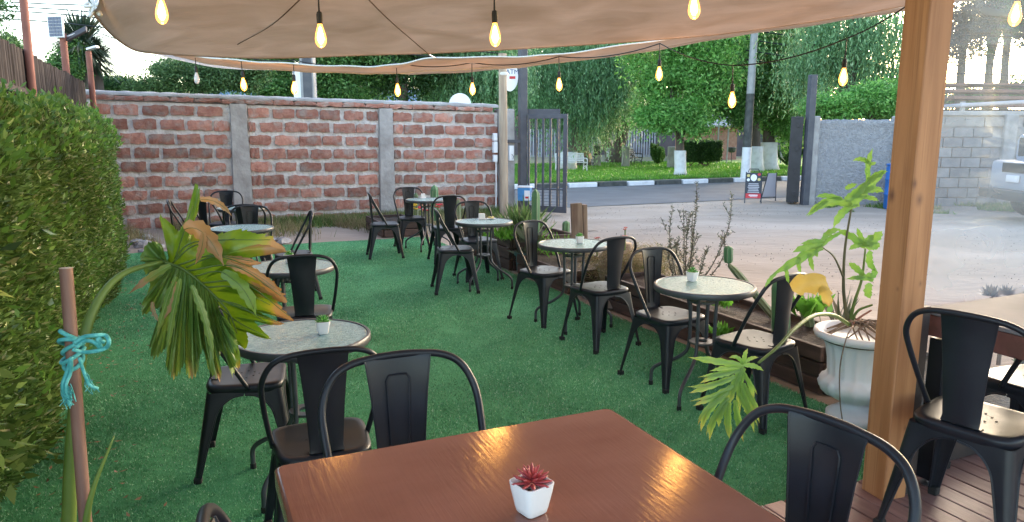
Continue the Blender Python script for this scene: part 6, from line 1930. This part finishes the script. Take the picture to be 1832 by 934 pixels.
# beyond the curtain: thin dusky trees against the bright horizon
for i, (px, top, bl, lab, mt) in enumerate(((1722, 10, [B(1730, 40, 30, 40), B(1700, 90, 30, 22)], 'thin dark tree just right of the timber post', 'leaf_brown'), (1772, 0, [B(1770, 20, 31, 45), B(1750, 95, 31, 16)], 'thin leaning dark tree seen through the clear curtain', 'leaf_dark'),
                              (1800, -20, [B(1810, 30, 32, 42), B(1830, 10, 32, 40)], 'dark tree near the right edge seen through the clear curtain', 'leaf_brown'), (1850, -20, [B(1860, 40, 33, 45)], 'tree at the far right edge of the picture', 'leaf_dark'))):
    a = K(px - 8, 330, 31 + i * .5); a.z = 0
    tree(lab, a, .22, [a, K(px - 4, 150, 31 + i * .5), K(px + 8, top + 30, 31 + i * .5)], bl, 5200, mt, (.10, .2), (.04, .08), clumps=70, cl_r=.35, limbs=9, seed=20 + i)
a = K(1790, 320, 36); a.z = 0
tree('low pale green shrubbery beyond the canopy roof', a, .1, None, [B(1770, 172, 36, 60, 40, 14), B(1850, 160, 36, 50, 40, 22), B(1700, 180, 36, 40, 30, 12)], 9000, 'leaf_bush', (.12, .22), (.06, .1), clumps=60, cl_r=.45, seed=30)
# trees showing over the brick wall
D = 19.5
a = K(370, 200, D); a.z = 0
tree('loose bright green bushy tree above the left part of the brick wall', a, .1, [a, K(360, 175, D), K(355, 150, D)], [B(340, 140, D, 60, 50, 26), B(410, 135, D, 40, 40, 24), B(270, 158, D, 40, 30, 12), B(450, 130, D, 30, 30, 26), B(310, 120, D, 24, 24, 12)], 24000, 'leaf_bush', (.06, .12), (.025, .05), clumps=170, cl_r=.22, seed=31)
D = 23
for i, (pxs, lab, mt, nn) in enumerate((([(470, 120), (500, 150), (430, 110)], 'dark green dense tree behind the pale side board', 'leaf_mid', 20000), ([(590, 140), (640, 120), (600, 90), (560, 110)], 'dense mid green tree right of the dark square pole', 'leaf_mid', 24000),
                                 ([(720, 130), (760, 100), (690, 110), (720, 60)], 'very dark cypress-like tree above the middle of the brick wall', 'leaf_dark', 24000), ([(850, 140), (890, 120), (820, 110), (860, 80)], 'grey-green weeping tree beside the oval sign', 'leaf_pepper', 26000))):
    a = K(pxs[0][0], 200, D + i); a.z = 0
    tree(lab, a, .25, [a, K(pxs[0][0], 150, D + i), K(pxs[0][0], 90, D + i)], [B(x, y, D + i, 52, 45, 45) for x, y in pxs] + [B(pxs[0][0], 60, D + i, 70, 50, 40)], nn, mt, (.09, .17), (.04, .07), weep=(1.0 if i == 3 else 0), clumps=140, cl_r=.38, seed=40 + i)
# far green mass closing the view behind the park
for i, (px, lab) in enumerate(((930, 'far dark evergreen at the back of the park, left of the gate'), (1020, 'far dark evergreen above the picket fence'), (1180, 'far dark evergreen left of the park kiosk'), (1260, 'far dark evergreen above the park kiosk'), (1340, 'far dark evergreen behind the utility pole'), (1420, 'far dark evergreen behind the black gate'), (640, 'far dark evergreen above the brick wall, behind the green tree'), (800, 'far dark evergreen above the brick wall, near the round sign'))):
    D = 56 + (i % 3) * 3
    a = K(px, 260, D); a.z = 0
    tree(lab, a, .5, [a, K(px, 200, D), K(px, 120, D)], [B(px, 190, D, 52, 40, 40), B(px - 10, 130, D, 52, 40, 50), B(px + 8, 60, D, 48, 40, 50), B(px + 35, 160, D, 30)] if px != 1540 else [B(px - 20, 190, D, 45, 40, 22), B(px + 20, 60, D, 45, 40, 34)], 9000, 'leaf_dark' if i % 3 else 'leaf_mid', (.28, .5), (.14, .22), clumps=90, cl_r=.9, seed=60 + i, group=None)
# clipped hedge block and small shrub in the park
hb0 = G(1252, 298, .12)
e = empty('clipped_hedge', (hb0.x, hb0.y, .12), R(14), 'dark square clipped hedge block behind the bright green tree', 'hedge')
n = 16000; P = nrng.uniform(-1, 1, (n, 3)); ax = nrng.integers(0, 3, n); P[np.arange(n), ax] = np.sign(P[np.arange(n), ax]); P = P * np.array([.80, .5, .42]) + np.array([0, 0, .72]) + nrng.normal(0, .03, (n, 3))
tag(cloud('foliage', leaves(P, nrng.normal(size=(n, 3)), nrng.uniform(.05, .10, n), nrng.uniform(.03, .05, n)), 'leaf_dark', e), kind='stuff')
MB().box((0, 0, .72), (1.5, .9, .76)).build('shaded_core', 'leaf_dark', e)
mb = MB()
for k in range(10): mb.tube([(rnd.uniform(-.6, .6), rnd.uniform(-.3, .3), 0), (rnd.uniform(-.6, .6), rnd.uniform(-.3, .3), .4)], .025, 5)
mb.build('stems', 'bark', e)
b = G(1178, 294, .12); shrub('small leafy shrub alone on the lawn left of the bright tree', (b.x, b.y, .12), .95, .42, 'leaf_mid', nb=18, seed=14, leafL=.10, leafW=.05, dens=1.4, name='lawn_shrub')
b = G(1418, 300, .12); shrub('pale green leafy shrub at the foot of the second whitewashed tree', (b.x, b.y, .12), 1.7, .7, 'leaf_mid', nb=20, seed=15, leafL=.12, leafW=.06, dens=1.2, name='lawn_shrub')
# palm-like yucca and its bushes, upper left
def spiky(label, c, L_, n, trunk_to, mat='leaf_palm'):
    e = empty('yucca_tree', (c.x, c.y, 0), 0, label, 'tree')
    a = nrng.uniform(0, 2 * np.pi, n); t = nrng.uniform(-.75, 1.35, n)
    D = np.stack([np.cos(a) * np.cos(t), np.sin(a) * np.cos(t), np.sin(t)], 1)
    C = np.tile([0, 0, c.z], (n, 1)) + D * .12
    L1 = L_ * nrng.uniform(.75, 1.1, n)
    W = .055
    Sd = unit(np.cross(D, np.array([0, 0, 1.0]))); drop = np.stack([0 * L1, 0 * L1, -.22 * L1 * (np.cos(t) ** 2)], 1)
    midp = C + D * (L1 * .55)[:, None]; tip = C + D * L1[:, None] + drop
    V = np.stack([C - Sd * W * .4, midp - Sd * W * .5, tip, midp + Sd * W * .5], 1)
    tag(cloud('crown', V, mat, e), kind='stuff')
    MB().tube([(0, 0, 0), (.05, 0, c.z * .5), (0, 0, c.z)], [.2, .17, .16], 10).build('trunk', 'bark', e, smooth=2)
D = 19
spiky('spiky dark yucca palm rising behind the fence poles at upper left', K(146, 82, D), .85, 520, None)
c2 = K(168, 112, D + .3); spiky('lower drooping yucca head leaning right below the spiky palm', c2, .62, 300, None)
a = K(140, 200, D - .4); a.z = 0
tree('green climbing bush under the yucca palm', a, .08, None, [B(122, 118, D - .4, 26, 22, 30), B(135, 90, D - .3, 16, 16, 14), B(110, 140, D - .4, 26, 20, 12)], 9000, 'leaf_mid', (.05, .10), (.025, .045), clumps=70, cl_r=.17, seed=71)
a = K(200, 200, 21); a.z = 0
tree('dark low bush left of the end of the brick wall', a, .08, None, [B(185, 152, 21, 30, 24, 12), B(215, 150, 21, 22, 20, 9), B(85, 128, 19, 14, 14, 9)], 6000, 'leaf_dark', (.06, .11), (.03, .05), clumps=50, cl_r=.18, seed=72)
a = K(5, 140, 15); a.z = 0
tree('wispy dark tree branch at the top left corner', a, .1, None, [B(0, 20, 15, 24, 20, 26), B(22, 40, 15, 10, 10, 14), B(-30, 0, 15, 30)], 1500, 'leaf_dark', (.05, .10), (.02, .035), clumps=34, cl_r=.14, seed=73)
tree('light green bush beyond the fence at the far left edge', K(4, 160, 13), .08, None, [B(2, 78, 13, 22, 18, 16), B(20, 86, 13, 12)], 3500, 'leaf_bush', (.05, .09), (.02, .04), clumps=30, cl_r=.13, seed=74)
# ================================================================== SHADE SAILS AND STRING LIGHTS
def edge_at(E, t):
    t = t * (len(E) - 1); i = min(int(t), len(E) - 2); f = t - i
    return E[i].lerp(E[i + 1], f)
far = [K(165, 22, 5.0), K(190, 52, 5.5), K(212, 72, 5.9), K(245, 91, 6.5), K(300, 97, 6.9), K(400, 102, 7.3), K(500, 104, 7.6), K(640, 99, 7.8), K(770, 95, 7.9), K(880, 90, 8.0), K(1000, 83, 8.0), K(1150, 73, 8.0), K(1300, 60, 7.9), K(1460, 38, 7.7), K(1620, 10, 7.4), K(1800, -30, 7.0)]
far = smooth_path(far, 3)
near = [Vector((-2.6 + 6.9 * i / 15, -1.5, 3.05)) for i in range(16)]
sail = empty('shade_sail', (0, 3, 2.7), 0, 'large beige cloth shade sail stretched overhead, nearest the camera', 'shade sail')
NS, NT = 96, 60
P = []
for j in range(NS + 1):
    s = j / NS; row = []
    for i in range(NT + 1):
        t = i / NT
        a = edge_at(far, t); b = edge_at(near, t)
        p = a.lerp(b, s)
        bow = math.sin(math.pi * s)
        p.z += .10 * bow * (1 - .6 * s)
        p.x += 1.0 * bow ** .8 * (1 - t) ** 5
        p.z -= .045 * math.sin(math.pi * s) * abs(math.sin(t * math.pi * 3.2))
        # creases running from the edge ties into the cloth
        p.z += .012 * math.sin(t * 46 + s * 9) * bow * (1 - s) + .008 * math.sin(t * 23 - s * 31) * bow
        if j == 0: p.z += 0
        row.append(p - Vector((0, 3, 2.7)))
    P.append(row)
# hem of real thickness
mb = MB(); mb.grid(P); o = mb.build('cloth', 'sail_cloth', sail, smooth=2, solid=.002)
hem = [p for p in P[0]]
MB().tube([p for p in hem], .008, 6).build('hem_cord', 'sail_cloth', sail, smooth=2)
def on_sail(px, py):                             # meet the cloth under a survey ray
    o = Vector((0, 0, CAM_H)); best = None
    for j in range(NS):
        for i in range(NT):
            q = P[j][i] + Vector((0, 3, 2.7))
            if q.y < .5: continue
            zc = q.y * math.cos(PITCH) + (CAM_H - q.z) * math.sin(PITCH); yc = -q.y * math.sin(PITCH) + (CAM_H - q.z) * math.cos(PITCH)
            x = 916 + FPX * q.x / zc; y = 467 + FPX * yc / zc
            d = (x - px) ** 2 + (y - py) ** 2
            if best is None or d < best[0]: best = (d, q, x, y)
    q = best[1]; 
    r = K(px, py, q.y); r.z -= .006
    return r - Vector((0, 3, 2.7))
for pts in ([(642, -20), (700, 38), (768, 97)], [(560, -25), (490, 40), (425, 78)]):
    MB().tube(smooth_path([on_sail(*p) for p in pts], 8), .005, 5).build('seam', 'sail_seam', sail, smooth=2)
c = K(168, 14, 5.0)
knot = empty('tie_knot', c, 0, 'pale rope knot tying up the left corner of the near shade sail', 'rope')
for k in range(5):
    a = k * 1.25
    MB().tube(smooth_path([(0, 0, 0), (.045 * math.cos(a), .02, .045 * math.sin(a) + .01), (.06 * math.cos(a + .5), 0, .06 * math.sin(a + .5)), (.01, 0, .01)], 5), .012, 6).build('loop', 'cord_white', knot, smooth=2)
MB().tube([(0, 0, .02), (-.9, .4, .8)], .008, 5).build('guy_line', 'cord_black', knot)

# far sail: a narrow sagging strip of the second cloth
u_edge = [K(300, 94, 8.6), K(400, 106, 8.8), K(500, 113, 8.9), K(620, 119, 9.0), K(700, 117, 9.0), K(775, 104, 9.0), K(900, 102, 9.0), K(1000, 97, 8.9), K(1150, 76, 8.8), K(1300, 54, 8.7), K(1460, 33, 8.6), K(1622, 10, 8.5), K(1800, -20, 8.4)]
l_edge = [K(330, 99, 10.6), K(400, 117, 10.7), K(500, 125, 10.8), K(620, 130, 10.9), K(700, 132, 10.9), K(775, 132, 10.9), K(900, 124, 10.8), K(1000, 112, 10.7), K(1150, 94, 10.6), K(1300, 66, 10.5), K(1460, 42, 10.4), K(1622, 15, 10.3), K(1800, -14, 10.2)]
u_edge = smooth_path(u_edge, 5); l_edge = smooth_path(l_edge, 5)
s2 = empty('shade_sail', (0, 9.5, 2.5), 0, 'narrow strip of the second beige shade sail sagging beyond the first', 'shade sail')
P = []
for j in range(13):
    s = j / 12
    P.append([edge_at(u_edge, i / 90).lerp(edge_at(l_edge, i / 90), s) - Vector((0, 9.5, 2.5)) + Vector((0, 0, -.03 * math.sin(math.pi * s) + .006 * math.sin(i * .9 + j))) for i in range(91)])
mb = MB(); mb.grid(P); mb.build('cloth', 'sail_cloth', s2, smooth=2, solid=.002)
MB().tube(P[0], .010, 6).build('edge_rope', 'cord_white', s2, smooth=2)
MB().tube([p - Vector((0, 0, .008)) for p in P[7]], .006, 5).build('seam', 'cord_white', s2, smooth=2)
a, b_ = K(768, 98, 7.95), K(778, 103, 9.0)
tag(MB().tube([a, b_], .008, 6).build('sail_rope', 'cord_white'), 'short pale rope joining the two shade sails', 'rope')
s3 = empty('white_sail', K(400, 108, 10.5), 0, 'thin strip of white shade cloth at the left behind the beige sails', 'shade sail')
rt = s3.location.copy()
U = smooth_path([K(265, 91, 11), K(340, 97, 11), K(430, 108, 11), K(530, 118, 11)], 6); Lw = smooth_path([K(262, 93, 12.6), K(340, 112, 12.6), K(410, 123, 12.6), K(530, 126, 12.6)], 6)
mb = MB(); mb.grid([[p - rt for p in U], [(p + q) / 2 - rt for p, q in zip(U, Lw)], [q - rt for q in Lw]]); mb.build('cloth', 'sail_white', s3, smooth=2, solid=.002)

# bulbs
def make_bulb(on=True):
    e = empty('string_bulb', (0, 0, 0), 0, 'x', 'light bulb')       # origin at the cap, bulb hangs below
    MB().lathe([(.004, .10), (.006, .02), (.014, .015), (.0175, 0), (.0175, -.045), (.0155, -.052)], 14).build('socket', 'cord_black', e, smooth=True)
    MB().tube([(0, 0, .09), (.002, 0, .17)], .0042, 6).build('drop_cord', 'cord_black', e)
    g = MB().lathe([(.0125, -.050), (.0145, -.062), (.022, -.085), (.030, -.115), (.033, -.138), (.030, -.160), (.020, -.178), (.008, -.186), (.001, -.188)], 20).build('glass', 'bulb_glass' if on else 'bulb_off', e, smooth=2)
    if on:
        mb = MB()
        mb.lathe([(.003, -.066), (.009, -.080), (.016, -.11), (.020, -.135), (.014, -.155), (.004, -.166)], 12)
        mb.build('filament', 'filament', g, smooth=2)
    return e
bulb0 = make_bulb(); register(bulb0)
ub = [False]
BUL = []
LMP = bpy.data.lights.new('bulb_light', 'POINT'); LMP.energy = 0.9; LMP.color = (1.0, .46, .11); LMP.shadow_soft_size = .03
def bulb(px, py, D, label, group, s=1.0):
    o = bulb0 if not ub[0] else copy_tree(bulb0); ub[0] = True
    p = K(px, py, D)                                # py: where the glass is centred
    o.location = (p.x, p.y, p.z + .125 * s); o.rotation_euler = (rnd.uniform(-.05, .05), rnd.uniform(-.06, .06), rnd.uniform(0, 3)); o.scale = (s, s, s)
    o['label'] = label; o['group'] = group; BUL.append(o)
    l = bpy.data.objects.new('bulb_light', LMP); COL.objects.link(l); l.parent = o; l.location = (0, 0, -.215)
    return o
N1, N2 = 'lit bulbs of the near string', 'lit bulbs of the far string'
bulb(290, 22, 4.1, 'lit pear shaped bulb nearest the left, under the near sail', N1, 1.0)
bulb(573, 66, 4.45, 'lit pear shaped bulb under the near sail, above the brick wall', N1, 1.0)
bulb(885, 64, 4.45, 'lit pear shaped bulb under the near sail, above the timber post', N1, 1.0)
bulb(1240, 14, 4.1, 'lit pear shaped bulb under the near sail, above the bright green tree', N1, .98)
bulb(1818, 27, 4.2, 'lit bulb seen blurred through the curtain at the top right', N1, .98)
low = [(435, 152, 8.9), (527, 158, 9.0), (711, 162, 9.3), (845, 160, 9.5), (1000, 152, 9.0), (1179, 133, 8.3), (1309, 180, 7.6), (1509, 139, 6.9)]
labs = ['lit bulb of the far string nearest the left, against dark leaves', 'lit bulb hanging beside the dark square pole', 'lit bulb hanging over the middle of the brick wall', 'lit bulb hanging above the round white sign', 'lit bulb hanging above the open gate', 'lit bulb hanging in front of the bright green tree', 'lit bulb hanging left of the utility pole, lowest of all', 'lit bulb hanging right of the tall black gate post']
for (x, y, D), lb in zip(low, labs): bulb(x, y, D, lb, N2, 1.12 if D > 8 else 1.18)
ob = make_bulb(False)
p = K(352, 140, 8.9); ob.location = (p.x, p.y, p.z + .12); ob['label'] = 'unlit clear bulb hanging at the left end of the far string'; ob['group'] = N2
def topof(o): return Vector(o.location) + Vector((0, 0, .17 * o.scale.x))
nb, fb = BUL[:5], BUL[5:]
def festoon(label, seq, ends, sag=.05, r=.0065):
    pts = [ends[0]]
    tops = [topof(o) for o in seq]
    allp = [ends[0]] + tops + [ends[1]]
    out = []
    for a, b in zip(allp[:-1], allp[1:]):
        for k in range(8):
            f = k / 8; q = a.lerp(b, f); q.z -= sag * 4 * f * (1 - f) * min(1, (b - a).length / 2); out.append(q)
    out.append(allp[-1])
    tag(MB().tube(out, r, 6).build('light_cord', 'cord_black', smooth=2), label, 'cable')
festoon('black cord of the near string lights under the beige sail', nb[:4], (K(60, -90, 3.9), K(1500, -90, 3.9)), .02)
festoon('black cord of the far string lights dipping past the gate', [ob] + fb, (K(180, 60, 8.6), K(1650, -10, 6.6)), .10)
